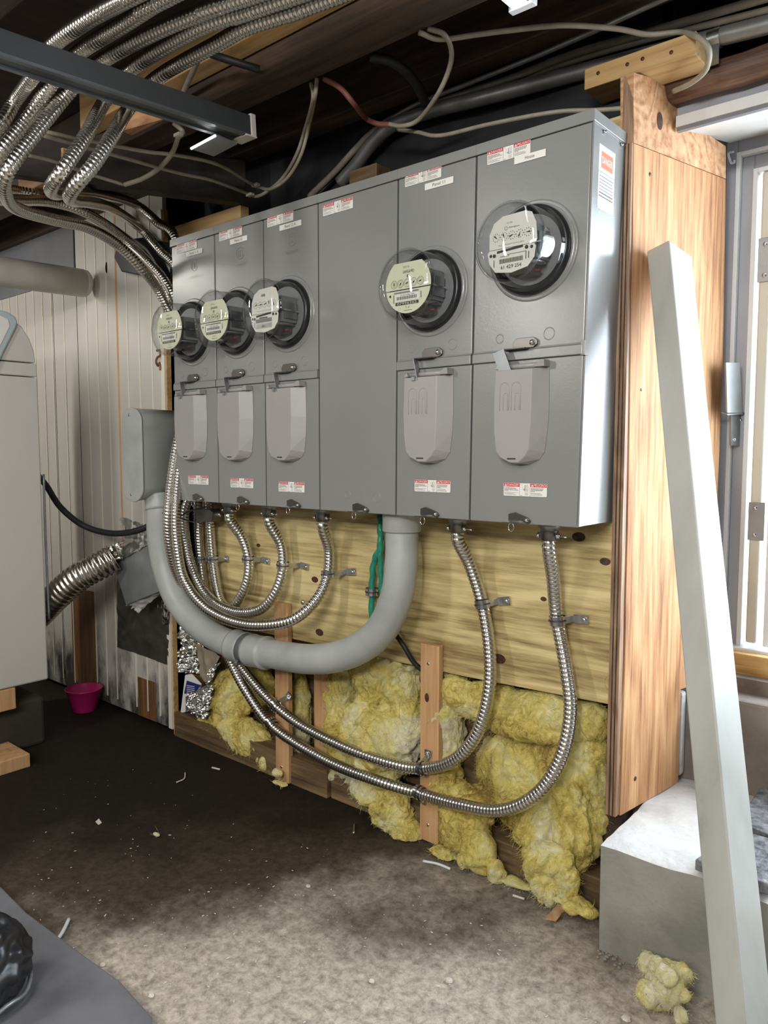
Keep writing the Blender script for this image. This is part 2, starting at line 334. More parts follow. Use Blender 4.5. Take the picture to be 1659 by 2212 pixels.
# text as mesh data: returns verts (x, z) and faces, origin left-bottom, given cap height
_tc = {}
def textgeo(s):
    if s in _tc: return _tc[s]
    cu = D.curves.new('t', 'FONT'); cu.body = s; cu.size = 1; cu.resolution_u = 2
    o = D.objects.new('t', cu); COL.objects.link(o)
    me = D.meshes.new_from_object(o.evaluated_get(bpy.context.evaluated_depsgraph_get()))
    vs = [(v.co.x, v.co.y) for v in me.vertices]; fs = [tuple(p.vertices) for p in me.polygons]
    D.objects.remove(o); D.curves.remove(cu); D.meshes.remove(me)
    _tc[s] = (vs, fs); return _tc[s]
def put_text(mb, s, o, ux, uz, width, height, mat, lift=V((0, -.0003, 0))):
    """text box: origin o (left bottom), fitted to width x height along unit vectors ux, uz"""
    vs, fs = textgeo(s); x0 = min(v[0] for v in vs); x1 = max(v[0] for v in vs); y0 = min(v[1] for v in vs); y1 = max(v[1] for v in vs)
    o = V(o)+lift; ux = V(ux); uz = V(uz)
    mb.add([o+ux*((v[0]-x0)/(x1-x0)*width)+uz*((v[1]-y0)/(y1-y0)*height) for v in vs], fs, mat)
X, Y, Z = V((1, 0, 0)), V((0, 1, 0)), V((0, 0, 1))
#%%SETTING
# ================================================================ SETTING
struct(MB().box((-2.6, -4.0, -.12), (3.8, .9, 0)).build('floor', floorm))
struct(MB().box((-2.6, -4.0, 2.06), (3.8, .9, 2.12)).build('ceiling', subf))
# wall behind the meters: dark sheathing, beadboard at the left
m = MB(); m.box((-2.6, .10, 0), (1.40, .16, 2.06), tar)
struct(m.build('wall_back', tar))
struct(MB().box((-2.7, -4.0, 0), (-2.6, .1, 2.06)).build('wall_left', cream))
struct(MB().box((3.8, -4.0, 0), (3.9, .4, 2.06)).build('wall_right', greypaint))
struct(MB().box((-2.6, -4.1, 0), (3.8, -4.0, 2.06)).build('wall_front', greypaint))
# beadboard
m = MB(); XR = -.290
def xb(px): return at(px, 800, y=0).x
m.box((-2.6, -.004, .02), (XR, .012, 1.97), cream)
m.box((XR-.022, -.010, .02), (XR, .012, 1.86), creamedge)
m.box((XR, -.004, 0), (XR+.006, .014, 1.86), blond)
for px in (118, 144, 193, 215, 237, 280, 305, 332): m.box((xb(px)-.003, -.0065, .05), (xb(px)+.003, -.003, 1.97), creamedge)
k = xb(118)-.078
while k > -2.6: m.box((k-.003, -.0065, .05), (k+.003, -.003, 1.97), creamedge); k -= .078
for px in (121, 172): m.box((xb(px)-.0015, -.0045, .05), (xb(px)+.0015, -.003, 1.97), void)
x = xb(258); m.box((x-.006, -.0048, .3), (x+.005, -.003, 1.97), rust)
# places where the panel skin is broken away
for a, b, z0, z1, mt in ((140, 193, .06, .46, bareply), (283, 322, .02, .17, bareply),):
    m.box((xb(a), -.0055, z0), (xb(b), -.003, z1), mt)
m.prism([at(230, 578, y=-.0065)+V((.0, 0, .012*math.sin(a))) + V((-.009*math.cos(a), 0, .008*math.sin(a))) for a in [PI/2-PI*i/8 for i in range(9)]], (0, .002, 0), void)
struct(m.build('wall_panelling', cream), 'cream beadboard panelling left of the meter cabinets')
# grey painted sheet above the cream pipe
m = MB(); zz = at(150, 604, y=-.006).z
m.box((-2.6, -.010, zz), (xb(171.5), -.0045, 1.97), greypaint)
tag(m.build('wall_board', greypaint), 'dull grey sheet on the upper left wall, above the cream pipe', 'board')
# plywood backboard
m = MB(); PB = .455
pts = [(-.13, 0, PB-.01), (.3, 0, PB), (.975, 0, PB+.006), (1.366, 0, PB+.018), (1.368, 0, 1.72), (-.13, 0, 1.70)]
m.prism(pts, (0, .014, 0), ply)
for px, py, r in ((490+68, 1080+98-0, .008), (1250, 1160, .014), (1307, 1213, .011), (1174, 1294, .007), (680, 1252, .012), (690, 1366, .014), (1078, 1423, .016), (1246, 1000, .008), (820, 1200, .006)):
    c = at(px, py, y=-.0008); m.add([c+X*(r*1.15*math.cos(a))+Z*(r*.75*math.sin(a)) for a in [2*PI*i/16 for i in range(16)]], [tuple(range(16))], knot)
tag(m.build('plywood_backboard', ply), 'yellowish plywood board behind the grey meter cabinets', 'board')
def washer(px, py, y, label):
    c = at(px, py, y=y); t = thing('washer_screw', c, label, 'screw')
    MB().lathe([(.003, -.0015), (.02, -.0015), (.021, 0)], c, (0, -1, 0), 24, dsteel if px < 1000 else galvd).build('washer', galvd, t)
    MB().lathe([(.0001, .006), (.006, .005), (.008, .001), (.008, 0)], c, (0, -1, 0), 12, zinc).build('screw_head', zinc, t)
washer(655, 1301, -.0005, 'round washer and screw holding the plywood near the looping conduits')
washer(1334, 843, -.0005, 'round washer and screw beside the right side of the end cabinet')
washer(1326, 1478, -.0005, 'round washer and screw at the lower right corner of the plywood')
# bottom plates and studs
def board(name, a, b, mat, label, cat='board', bev=.002, group=None):
    return tag(MB().box(a, b).build(name, mat, bevel=bev), label, cat, group)
board('wall_plate', (-.275, -.012, 0), (.50, .085, .088), plate, 'weathered dark bottom plate on the floor near the foil scraps')
board('wall_plate', (.505, .0, 0), (.93, .085, .075), plate, 'weathered bottom plate between the two wooden battens')
board('wall_plate', (.935, -.004, 0), (1.405, .085, .07), plate, 'split bottom plate under the torn insulation beside the concrete step')
board('wall_stud', (.415, .02, .088), (.475, .095, PB+.03), strip, 'pale wall stud just right of the narrow batten, behind the big grey pipe', 'stud')
board('wall_stud', (-.275, .05, .09), (-.235, .095, .62), blond, 'pale stud at the left end of the plywood behind the foil scraps', 'stud')
board('wall_stud', (1.345, .03, .07), (1.385, .095, 1.7), darkw, 'dark stud at the right end of the insulation', 'stud')
# furring battens over plywood edge
def batten(xa, xb_, zt, zb, label):
    t = thing('wooden_batten', ((xa+xb_)/2, -.01, 0), label, 'batten')
    MB().box((xa, -.021, zb), (xb_, -.003, zt), strip).build('batten_board', strip, t, .0015)
    for dz in (.03, (zt-zb)-.03 if False else zt-.05, ):
        c = V(((xa+xb_)/2-.004, -.021, dz if dz > .1 else zb+.045)); MB().lathe([(.0001, .001), (.004, .001), (.0045, 0)], c, (0, -1, 0), 10, zinc).build('screw', zinc, t)
    return t
batten(.285, .345, .565, .003, 'narrow pale batten standing under the grey pipe coupling')
tb = batten(.855, .915, .530, .003, 'wide pale batten with a dark knot, nearest the two long conduits')
c = at(922, 1507, y=-.0214); MB().add([c+X*(.007*math.cos(a))+Z*(.012*math.sin(a)) for a in [2*PI*i/14 for i in range(14)]], [tuple(range(14))], knot).build('knot', knot, tb)
# wall blocking above the cabinets
board('wood_blocking', (-.235, -.004, 1.715), (.13, .03, 1.79), blond, 'blond timber block on the wall above the left-hand cabinets, upper one', bev=.002)
board('wood_blocking', (-.20, -.006, 1.655), (.16, .03, 1.708), blond, 'blond timber block on the wall resting just above the leftmost cabinet top, lower one', bev=.002)
board('wood_post', (.56, .03, 1.63), (.66, .09, 1.80), plate, 'brown stub of post behind the cabinet tops, in the dark', 'post')
# ---------------------------------------------------------------- ceiling timbers
def joist(y0, y1, z0, z1, mat, label, x0=-2.5, x1=3.7): return board('ceiling_joist', (x0, y0, z0), (x1, y1, z1), mat, label, 'joist', .003)
joist(-.34, -.25, 1.90, 2.055, darkw, 'heavy dark brown ceiling beam crossing above the cabinets')
joist(-.035, .03, 1.925, 2.055, darkw, 'dark ceiling joist along the top of the meter wall')
joist(-.40, -.345, 1.955, 2.055, blond, 'blond joist sistered to the front of the heavy dark beam', -.1, 1.25)
joist(-.86, -.81, 1.93, 2.055, darkw, 'dark ceiling joist above the flexible conduits')
joist(-1.30, -1.25, 1.93, 2.055, darkw, 'dark ceiling joist nearest the camera overhead')
m = MB(); a = V((.135, .01, 1.855)); b = V((-.30, -.84, 1.855)); d = (b-a).normalized(); n = V((-d.y, d.x, 0))
m.obox((a+b)/2, d*((b-a).length/2), n*.02, Z*.065, darkw2)
tag(m.build('dark_plank', darkw2, bevel=.002), 'dark plank running out from the wall with white cables stapled to it', 'plank')
m = MB(); m.obox(dp(100, 376, 2.25), X*.14, Y*.02, Z*.036, orangex)
tag(m.build('wood_block', orangex, bevel=.002), 'bright orange timber end seen between the bent conduits at the left', 'block')
# short offcuts near the ceiling
m = MB(); a = at(345, 262, z=1.93); m.obox(a, V((.10, .02, 0)), V((-.008, .04, 0)), Z*.02, orangex)
tag(m.build('wood_offcut', orangex), 'orange brown offcut nailed under the ceiling behind the dark rail', 'offcut')
# ================================================================ RIGHT SIDE: opening, door, concrete
SX = 1.409; ST = .232
JD = V((.036, .253, 0)).normalized(); JA = V((1.396, -.005, 0)); JN = V((JD.y, -JD.x, 0))
def jp(px, py):
    d = ray(px, py); return CAMP+d*(((JA-CAMP).dot(JN))/d.dot(JN))
def jprism(pxs, mat, th=.028, mb=None):
    P = [jp(*q) for q in pxs]; return (mb or MB()).prism(P, -JN*th, mat)
m = jprism([(1369, 310), (1568, 388), (1561, 800), (1547, 1145), (1541, 1300), (1535, 1450), (1494, 1481), (1470, 1489), (1467, 1600), (1465, 1690), (1340, 1762), (1346, 1600), (1355, 1200), (1366, 600)], orange)
tj = tag(m.build('jamb_board', orange), 'tall orange plywood board lining the left side of the window opening', 'board')
m = jprism([(1369, 157), (1446, 178), (1447, 197), (1489, 225), (1491, 265), (1568, 316), (1568, 386), (1369, 308)], orangex, .03)
tjb = tag(m.build('jamb_block', orangex), 'orange notched board with a swirling knot at the top of the opening', 'board')
m = MB(); P0 = jp(1369, 310); PT = jp(1369, 157)
m.box((P0.x-.024, P0.y-.006, ST+.003), (P0.x-.001, P0.y+.05, P0.z), edgew)
m.box((P0.x-.017, P0.y-.0075, ST+.004), (P0.x-.0145, P0.y-.004, P0.z), darkw); m.box((P0.x-.009, P0.y-.0075, ST+.004), (P0.x-.007, P0.y-.004, P0.z), darkw)
m.box((P0.x-.023, P0.y-.004, P0.z+.001), (P0.x-.002, P0.y+.05, PT.z), edgew)
tag(m.build('edge_strip', edgew), 'brown end-grain edge timber in front of the orange lining board', 'trim board')
for (px, py, rr) in ((1404, 377, .004), (1422, 678, .004), (1372, 1682, .005), (1461, 1086, .004), (1385, 842, .003), (1500, 760, .004)):
    c = jp(px, py); MB().lathe([(.0001, .0008), (rr, .0008), (rr*1.15, 0)], c, JN, 12, knot).build('nail_hole', knot, tj)
c = jp(1425, 262); MB().add([c+JN*.001+Z*(.018*math.sin(a))+JD*(.011*math.cos(a)) for a in [2*PI*i/16 for i in range(16)]], [tuple(range(16))], knot).build('knot', knot, tjb)
# step and concrete
def rough_slab(name, x0, x1, y0, y1, z0, z1, topmat, sidemat, label, nx=60, ny=26, amp=.006):
    mb = MB(); vs = []; fs = []
    for j in range(ny+1):
        for i in range(nx+1):
            x = x0+(x1-x0)*i/nx; y = y0+(y1-y0)*j/ny
            e = 0 if 0 < i and 0 < j else -.006
            dx = .006*noise.noise(V((x*9, y*9, 3))) if i == 0 else 0
            dy = .006*noise.noise(V((x*14, 7, 1))) if j == 0 else 0
            vs.append((x+dx, y+dy, z1+e+amp*noise.fractal(V((x*12, y*12, 0)), 1, 2, 4)))
    for j in range(ny):
        for i in range(nx): a = j*(nx+1)+i; fs.append((a, a+1, a+nx+2, a+nx+1))
    mb.add(vs, fs, topmat, True)
    n = len(vs)
    # front, left skirts
    fr = vs[:nx+1]; mb.add(fr+[(p[0], p[1]+.002, z0) for p in fr], [(i, i+1, nx+2+i, nx+1+i) for i in range(nx)], sidemat)
    lf = [vs[j*(nx+1)] for j in range(ny+1)]; mb.add(lf+[(p[0], p[1], z0) for p in lf], [(i, i+1, ny+2+i, ny+1+i) for i in range(ny)], sidemat)
    rg = [vs[j*(nx+1)+nx] for j in range(ny+1)]; mb.add(rg+[(p[0], p[1], z0) for p in rg], [(i, i+1, ny+2+i, ny+1+i) for i in range(ny)], sidemat)
    bk = vs[ny*(nx+1):]; mb.add(bk+[(p[0], p[1], z0) for p in bk], [(i, i+1, nx+2+i, nx+1+i) for i in range(nx)], sidemat)
    return tag(mb.build(name, topmat), label, 'step')
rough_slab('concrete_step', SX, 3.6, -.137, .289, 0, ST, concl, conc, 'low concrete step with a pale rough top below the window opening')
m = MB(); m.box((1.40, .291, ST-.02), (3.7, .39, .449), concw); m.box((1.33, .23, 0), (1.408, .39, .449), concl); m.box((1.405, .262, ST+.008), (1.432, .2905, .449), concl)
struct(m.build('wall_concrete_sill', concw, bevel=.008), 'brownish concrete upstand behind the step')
# rubble crumbs at the foot of the step
m = MB()
for i in range(22):
    px = random.uniform(1286, 1380); py = 2058+(px-1290)*.38+random.uniform(-8, 16)
    c = at(px, py, z=.003); r = random.uniform(.0015, .0042)
    m.lathe([(.0005, -r*.5), (r, -r*.1), (r*.7, r*.5), (.0005, r*.7)], c, (random.uniform(-.3, .3), random.uniform(-.3, .3), 1), 6, conc, False)
tag(m.build('concrete_crumbs', conc), 'grey mortar crumbs along the foot of the concrete step', 'rubble', kind='stuff')
# dark pavers on the step
def paver(P, label):
    tag(MB().prism([at(*q, z=ST+.012) for q in P], (0, 0, .022), stonem).build('dark_paver', stonem, bevel=.003), label, 'paver')
paver([(1500, 1880), (1659, 1935), (1720, 1905), (1720, 1850), (1600, 1815)], 'dark rough paver at the front edge of the step, behind the leaning timber')
paver([(1590, 1795), (1659, 1825), (1760, 1790), (1760, 1720), (1640, 1722)], 'dark rough paver further back on the step by the concrete wall')
# door / window
DY = .45
struct(MB().box((1.3801, 0.3572, 0.4488), (3.7, 0.4809, 0.4839)).box((1.3389, 0.4809, 0.3808), (1.4337, 0.5221, 1.8341)).build('trim_1', concw))
board('sill_timber', (1.4317, 0.3933, 0.4499), (3.7, 0.4603, 0.5334), treat, 'ribbed yellow brown timber under the window frame', bev=.003)
t = struct(thing('window_1', (1.4523, DY, 0.5354), None, None)); 
def P_(px, py, y=DY): return at(px, py, y=y)
W0 = 1.4337; WT = 1.7795; WS = 0.5375
MB().box((W0, DY, WS), (1.4595, DY+.05, WT), framep).box((1.4595, DY, 1.7434), (3.6, DY+.05, WT), framep).build('casing', framep, t, .002)
MB().box((1.4595, DY-.012, WS), (1.4688, DY+.05, 1.7464), whitep).box((1.4688, DY-.012, 1.7372), (3.6, DY+.05, 1.7465), whitep).build('casing_bead', whitep, t, .001)
MB().box((1.4688, DY+.006, WS), (1.4966, DY+.05, 1.7372), framep).box((1.4966, DY+.006, 1.7001), (3.6, DY+.05, 1.7372), framep).build('sash_stile', framep, t, .002)
MB().box((1.4966, DY-.004, WS), (1.5069, DY+.05, 1.7022), whitep).box((1.5069, DY-.004, 1.6919), (3.6, DY+.05, 1.7022), whitep).build('sash_bead', whitep, t, .001)
MB().box((1.4523, DY-.03, 0.5251), (3.6, DY+.06, WS+.004), whitep).build('window_sill', whitep, t, .003)
MB().box((1.5069, DY+.035, WS), (3.6, DY+.04, 1.7001), pane).build('pane', pane, t)
MB().box((1.5162, DY+.0, WS+.012), (1.5409, DY+.03, 1.6919), creamp).build('inner_post', creamp, t, .005)
MB().box((1.5595, DY-.01, WS+.01), (1.5760, DY+.03, 1.6919), whitep).build('meeting_stile', whitep, t, .002)
for zc, h in ((1.484, .052), (0.855, .047)):
    p = MB().box((1.5141, DY-.004, zc-h), (1.5512, DY+.0, zc+h), galvd).build('metal_plate', galvd, t, .001)
    for dz in (-.7, .7): MB().lathe([(.0001, .003), (.005, .002), (.006, 0)], V((1.5296, DY-.004, zc+dz*h)), (0, -1, 0), 10, zinc).build('screw', zinc, p)
# hasp on the jamb
m = MB(); m.prism([jp(1541, 786), jp(1571, 785), jp(1578, 893), jp(1543, 893)], JN*.012, galvd).build
hs = thing('hasp_plate', jp(1560, 900), 'bent galvanised hasp plate screwed beside the window frame, halfway up', 'hasp')
c1 = jp(1545, 786); 
MB().prism([jp(1538, 786)+JN*.03, jp(1568, 786)+JN*.03, jp(1574, 893)+JN*.03, jp(1541, 893)+JN*.03], JN*.004, galvd).build('upper_leaf', galvd, hs)
MB().prism([jp(1558, 893)+JN*.02, jp(1588, 893)+JN*.02, jp(1588, 965)+JN*.02, jp(1558, 962)+JN*.02], JN*.004, galvd).build('lower_leaf', galvd, hs)
MB().prism([jp(1541, 893)+JN*.02, jp(1588, 890)+JN*.02, jp(1588, 895)+JN*.034, jp(1541, 898)+JN*.034], Z*.003, galvd).build('bend', galvd, hs)
for q in ((1580, 908), (1565, 950)): MB().lathe([(.0001, .004), (.004, .003), (.005, 0)], jp(*q)+JN*.024, JN, 10, zinc).build('screw', zinc, hs)
# soffit / lintel / log beam
def A_(px, py, y): return at(px, py, y=y)
m = MB(); 
m.add([(1.4215, 0.1408, 1.7207), (3.7, 0.1408, 1.7207), (3.7, 0.4603, 1.7795), (1.4400, 0.4603, 1.7795), (1.4215, 0.1408, 1.7413), (3.7, 0.1408, 1.7413), (3.7, 0.4603, 1.8001), (1.4400, 0.4603, 1.8001)], [(0, 1, 2, 3), (4, 5, 6, 7), (0, 1, 5, 4), (1, 2, 6, 5), (2, 3, 7, 6), (3, 0, 4, 7)], soffit)
struct(m.build('trim_2', soffit))
struct(MB().box((1.4225, 0.1336, 1.7207), (3.7, 0.1449, 1.7434), whitep).box((1.4225, 0.1387, 1.7135), (3.7, 0.1511, 1.7218), greypaint).build('trim_3', whitep))
struct(MB().box((1.3801, 0.1717, 1.8238), (3.7, 0.2232, 2.05), tar).build('wall_upper_back', tar))
struct(MB().box((1.3801, 0.1521, 1.7434), (3.7, 0.2129, 1.8341), framep).build('wall_over_window', framep))
struct(MB().box((2.75, 0.1408, 0.2262), (3.8, 0.5634, 1.7723), greypaint).build('wall_back_right', greypaint))
m = MB(); pts = [V((1.40+i*.08, .125, A_(1659, 130, .125).z+.004*noise.noise(V((i*.7, 0, 0))))) for i in range(30)]
m.tube(pts, .045, 14, logw, rfun=lambda i, th: .030+.005*noise.noise(V((i*.25, math.cos(th)*1.5, math.sin(th)*1.5))))
tag(m.build('log_beam', logw), 'rough brown log beam over the window opening', 'beam')
# 2x4 block at top with nail holes
b_ = thing('wood_block', at(1390, 130, y=.04), 'short blond timber block nailed above the orange lining board', 'block')
a0 = at(1262, 178, y=-.0); a1 = at(1503, 100, y=-.0); bz1 = at(1262, 150, y=0).z; bz0 = at(1275, 190, y=0).z
MB().box((a0.x, .0, bz0), (a1.x, .088, bz1), blond).build('block', blond, b_, .002)
for px, py in ((1292, 158), (1355, 139), (1388, 127), (1450, 113)):
    c = at(px, py, y=-.0005); MB().lathe([(.0001, .0004), (.004, .0004), (.004, 0)], c, (0, -1, 0), 10, knot).build('nail_hole', knot, b_)
# hook beside the window head
hk = MB(); q = [at(x_, y_, y=DY-.012) for x_, y_ in ((1585, 328), (1574, 331), (1576, 342), (1580, 352), (1586, 351), (1586, 346))]
hk.tube(spline(q, 5), .0025, 8, whitep); tag(hk.build('small_hook', whitep), 'small white painted hook at the upper left of the window frame', 'hook')
# leaning timber
FT = at(1622, 2330, z=.04); TP = at(1446, 548, x=1.440)
FT.z = .03
ax = (TP-FT).normalized(); vw = ((FT+TP)/2-CAMP).normalized(); tc_ = -(vw-ax*vw.dot(ax)).normalized(); rv = (RT-ax*RT.dot(ax)); rv = (rv-tc_*rv.dot(tc_)).normalized()
nR = tc_*math.cos(R(62))+rv*math.sin(R(62)); nL = tc_*math.cos(R(28))-rv*math.sin(R(28)); LN = (TP-FT).length/2
tl = thing('leaning_timber', (FT.x, FT.y, 0), 'long white painted timber leaning across the orange board in the foreground', 'timber')
m = MB(); m.obox((FT+TP)/2, nR*.0255, nL*.0445, ax*LN, timberm); m.build('timber', timberm, tl, .003)
#%%CABINETS
# ================================================================ METER CABINETS
CY = -.169; CZ0, CZ1 = .875, 1.672
def warp(p):
    k = max(0., (p.x-.6)/.77); return V((p.x+.016*min(k, 1.1)*(p.z-CZ0)/.8, p.y, p.z))
XS = [0, .2135, .4265, .6365, .893, 1.104, 1.362]
HEAD = CZ1-.022
def hand(mb, o, w_, h_):
    """hand reached by a jagged arrow"""
    def q(pts, m_=ink): mb.add([o+X*(a*w_)+Z*(b*h_)-Y*.0004 for a, b in pts], [tuple(range(len(pts)))], m_)
    q([(.5, .35), (.82, .35), (.86, .55), (.48, .55)])
    for i in range(4): x0 = .47+i*.105; q([(x0, .5), (x0+.075, .5), (x0+.085, .86+(.06 if i in (1, 2) else 0)), (x0+.015, .86+(.06 if i in (1, 2) else 0))])
    q([(.38, .52), (.50, .38), (.55, .46), (.43, .6)]); q([(.54, .06), (.8, .06), (.86, .3), (.48, .3)])
    q([(.06, .95), (.12, .98), (.34, .74), (.30, .68)]); q([(.30, .68), (.38, .72), (.26, .52), (.2, .55)]); q([(.2, .55), (.26, .5), (.46, .44), (.42, .52)])
def danger_mesh():
    """102 x 27 mm bilingual warning sticker, origin at its left bottom corner"""
    mb = MB(); W_, H_ = .102, .027; o = V((0, 0, 0)); c = .0015
    pl = [(c, 0), (W_-c, 0), (W_, c), (W_, H_-c), (W_-c, H_), (c, H_), (0, H_-c), (0, c)]
    mb.prism([V((a, -.0004, b)) for a, b in pl], (0, .0004, 0), white)
    def rc(x0, x1, z0, z1, m_, y=-.0007): mb.add([V((x0, y, z0)), V((x1, y, z0)), V((x1, y, z1)), V((x0, y, z1))], [(0, 1, 2, 3)], m_)
    for x0, s in ((0, 'DANGER'), (.063, 'PELIGRO')):
        mb.add([V((x0+.001, -.0007, .0195)), V((x0+.038, -.0007, .0195)), V((x0+.038, -.0007, H_-.0004)), V((x0+.001, -.0007, H_-.0004))], [(0, 1, 2, 3)], red)
        mb.add([V((x0+.0025, -.0009, .0206)), V((x0+.0082, -.0009, .0206)), V((x0+.0053, -.0009, .0258))], [(0, 1, 2)], white)
        put_text(mb, s, V((x0+.0092, -.0006, .0208)), X, Z, .0275, .0048, white)
        random.seed(3+len(s)); z = .0172
        for r in range(7):
            xx = x0+.0022; end = x0+.0022+random.uniform(.022, .034)
            if r == 3: end = x0+.012
            if r == 4: z -= .0012
            while xx < end:
                l = random.uniform(.0018, .005); rc(xx, min(xx+l, end), z-.0009, z, ink if r < 4 else inkg); xx += l+.0007
            z -= .0021
    rc(.0382, .0387, 0, H_, ink); rc(.0628, .0633, 0, H_, ink); hand(mb, V((.0387, 0, 0)), .024, .027)
    rc(.0405, .0445, .0012, .0022, inkg)
    return mb
_dm = danger_mesh().build('warning_label', white); dang = _dm.data; D.objects.remove(_dm)
def sticker(parent, x, z, scale=1., mesh=dang, name='warning_label', label=None, y=CY-.0012, tilt=0.):
    o = D.objects.new(name, mesh); COL.objects.link(o); p = warp(V((x, y, z))); o.parent = parent; o.location = p-parent_world(parent)
    o.scale = (scale, 1, scale); o.rotation_euler = (0, tilt, 0)
    if label: o['label'] = label
    return o
def name_tag(parent, x0, z0, x1, z1, s):
    w_ = x1-x0; mb = MB(); mb.box((x0, CY-.0018, z0-.0145), (x0+w_, CY-.0012, z0-.0005), white)
    tw = .0042*len(s); put_text(mb, s, V((x0+(w_-tw)/2, CY-.0018, z0-.0105)), X, Z, tw, .0068, ink)
    o = mb.build('name_tag', white, parent, warp=warp); o['label'] = 'white paper strip reading '+s; return o
def hatch(cab, xc, w_, embossed):
    """tapered plastic breaker cover"""
    zt, zb = 1.196, .999; h = zt-zb; y1 = CY-.001; d = .028
    out = [(-.5, 1), (.5, 1), (.515, .6), (.50, .35), (.455, .13), (.36, .055), (.15, .0), (-.12, .0), (-.36, .055), (-.455, .13), (-.50, .35), (-.515, .6)]
    inn = [(-.47, .985), (.27, .985), (.275, .6), (.265, .35), (.25, .16), (.18, .09), (.05, .02), (-.12, .02), (-.33, .075), (-.42, .14), (-.47, .35), (-.485, .6)]
    n = len(out); vs = [V((xc+a*w_, y1, zb+b*h)) for a, b in out]+[V((xc+a*w_, y1-d*.9, zb+b*h)) for a, b in inn]
    mb = MB(); mb.add(vs, [tuple(range(n, 2*n))]+[(i, (i+1) % n, n+(i+1) % n, n+i) for i in range(n)], hatchm)
    o = mb.build('breaker_cover', hatchm, cab, .0015, warp=warp); o['label'] = 'pale plastic tapered breaker cover'
    s = MB().box((xc-.02, y1-d*.9-.0004, zb+.0105), (xc+.0, y1-d*.9+.001, zb+.0135), ink).build('slot', ink, o, warp=warp)
    MB().tube([V((xc-w_*.42, y1-.012, zt+.004)), V((xc+w_*.42, y1-.012, zt+.004))], .0055, 12, hatchm).build('hinge_barrel', hatchm, o, warp=warp)
    MB().prism([V((xc+w_*.3, y1, zt)), V((xc+w_*.5, y1, zt)), V((xc+w_*.5, y1-.002, zt+.013)), V((xc+w_*.43, y1-.002, zt+.013))], (0, -.022, 0), hatchm).build('lug', hatchm, o, warp=warp)
    MB().prism([V((xc-w_*.5, y1, zt)), V((xc-w_*.4, y1, zt)), V((xc-w_*.43, y1, zt+.009))], (0, -.022, 0), hatchm).build('lug', hatchm, o, warp=warp)
    if embossed:
        for k in (0, 1):
            x0 = xc-w_*.36+k*w_*.24; yy = y1-d*.9
            def arch(cx, r_, zlo, zhi): return [V((cx-r_, yy, zlo))]+[V((cx+r_*math.cos(a), yy, zhi+r_*math.sin(a))) for a in [PI-PI*i/8 for i in range(9)]]+[V((cx+r_, yy, zlo))]
            ww = w_*.095
            MB().tube(arch(x0+ww, ww, zb+.47*h*1.2, zb+.80*h), .0007, 5, hatchm).tube(arch(x0+ww*1.25, ww*.45, zb+.565*h, zb+.72*h), .0006, 5, hatchm).build('embossed_arch', hatchm, o, warp=warp)
    return o
def hasp(cab, xc, big):
    mb = MB(); y = CY-.004; z = 1.247
    mb.prism([V((xc-.028, y, z-.010)), V((xc+.018, y, z-.010)), V((xc+.026, y, z-.004)), V((xc+.026, y, z+.004)), V((xc+.018, y, z+.011)), V((xc-.022, y, z+.011)), V((xc-.030, y, z+.002))], (0, -.003, 0), dsteel)
    mb.box((xc-.045, y-.020, z-.0125), (xc+.008, y, z-.010), dsteel)
    o = mb.build('hasp', dsteel, cab, .0008, warp=warp)
    MB().ball(V((xc+.016, y-.004, z)), .006, zinc).build('rivet', zinc, o, warp=warp)
    a = V((xc-.03, CY-.024, z-.012))
    if big: MB().obox(a+V((-.012, .0, -.028)), V((.013, 0, .004)), Y*.001, V((-.011, 0, .026)), galvd).build('seal_tab', galvd, o, warp=warp)
    else: MB().obox(a+V((-.003, .004, -.024)), V((.0012, -.0, 0)), V((.0, .007, .0)), V((-.006, .0, .025)), galvd).obox(a+V((-.007, -.002, -.045)), X*.005, Y*.004, Z*.004, galvd).build('seal_tab', galvd, o, warp=warp)
    return o
def bottom_latch(cab, xc):
    mb = MB(); y = CY-.0035; z = CZ0+.011
    mb.prism([V((xc-.026, y, z-.006)), V((xc-.026, y, z+.009)), V((xc-.010, y, z+.013)), V((xc+.018, y, z+.004)), V((xc+.026, y, z-.003)), V((xc+.021, y, z-.010)), V((xc+.012, y, z-.008)), V((xc+.004, y, z-.002)), V((xc-.008, y, z-.004))], (0, -.003, 0), dsteel)
    mb.box((xc-.034, y-.014, z-.009), (xc+.006, y+.003, z-.0075), zinc)
    o = mb.build('bottom_latch', dsteel, cab, warp=warp); MB().ball(V((xc+.018, y-.004, z-.002)), .0045, zinc).build('rivet', zinc, o, warp=warp)
    r = [V((xc-.016+.0065*math.cos(a), y-.008, z-.018+.009*math.sin(a))) for a in [2*PI*i/16 for i in range(17)]]
    MB().tube(r, .0008, 6, zinc, caps=False).build('seal_ring', zinc, o, warp=warp); return o
def lettermark(cab, xc, z):
    """pressed maker's mark in the sheet metal"""
    mb = MB(); r = .016
    mb.tube([V((xc+r*math.cos(a), CY-.0002, z+r*math.sin(a))) for a in [R(40)+R(300)*i/18 for i in range(19)]], .0007, 5, grey)
    for k in (-1, 1):
        cx = xc+k*.0045
        mb.tube([V((cx-.0035, CY-.0002, z-.009))]+[V((cx+.0035*math.cos(a), CY-.0002, z+.004+.0035*math.sin(a))) for a in [PI-PI*i/6 for i in range(7)]]+[V((cx+.0035, CY-.0002, z-.009))], .0007, 5, grey)
    put_text(mb, 'MILBANK', V((xc-.024, CY-.0005, z-.036)), X, Z, .048, .009, grey)
    mb.build('embossed_mark', grey, cab, warp=warp)
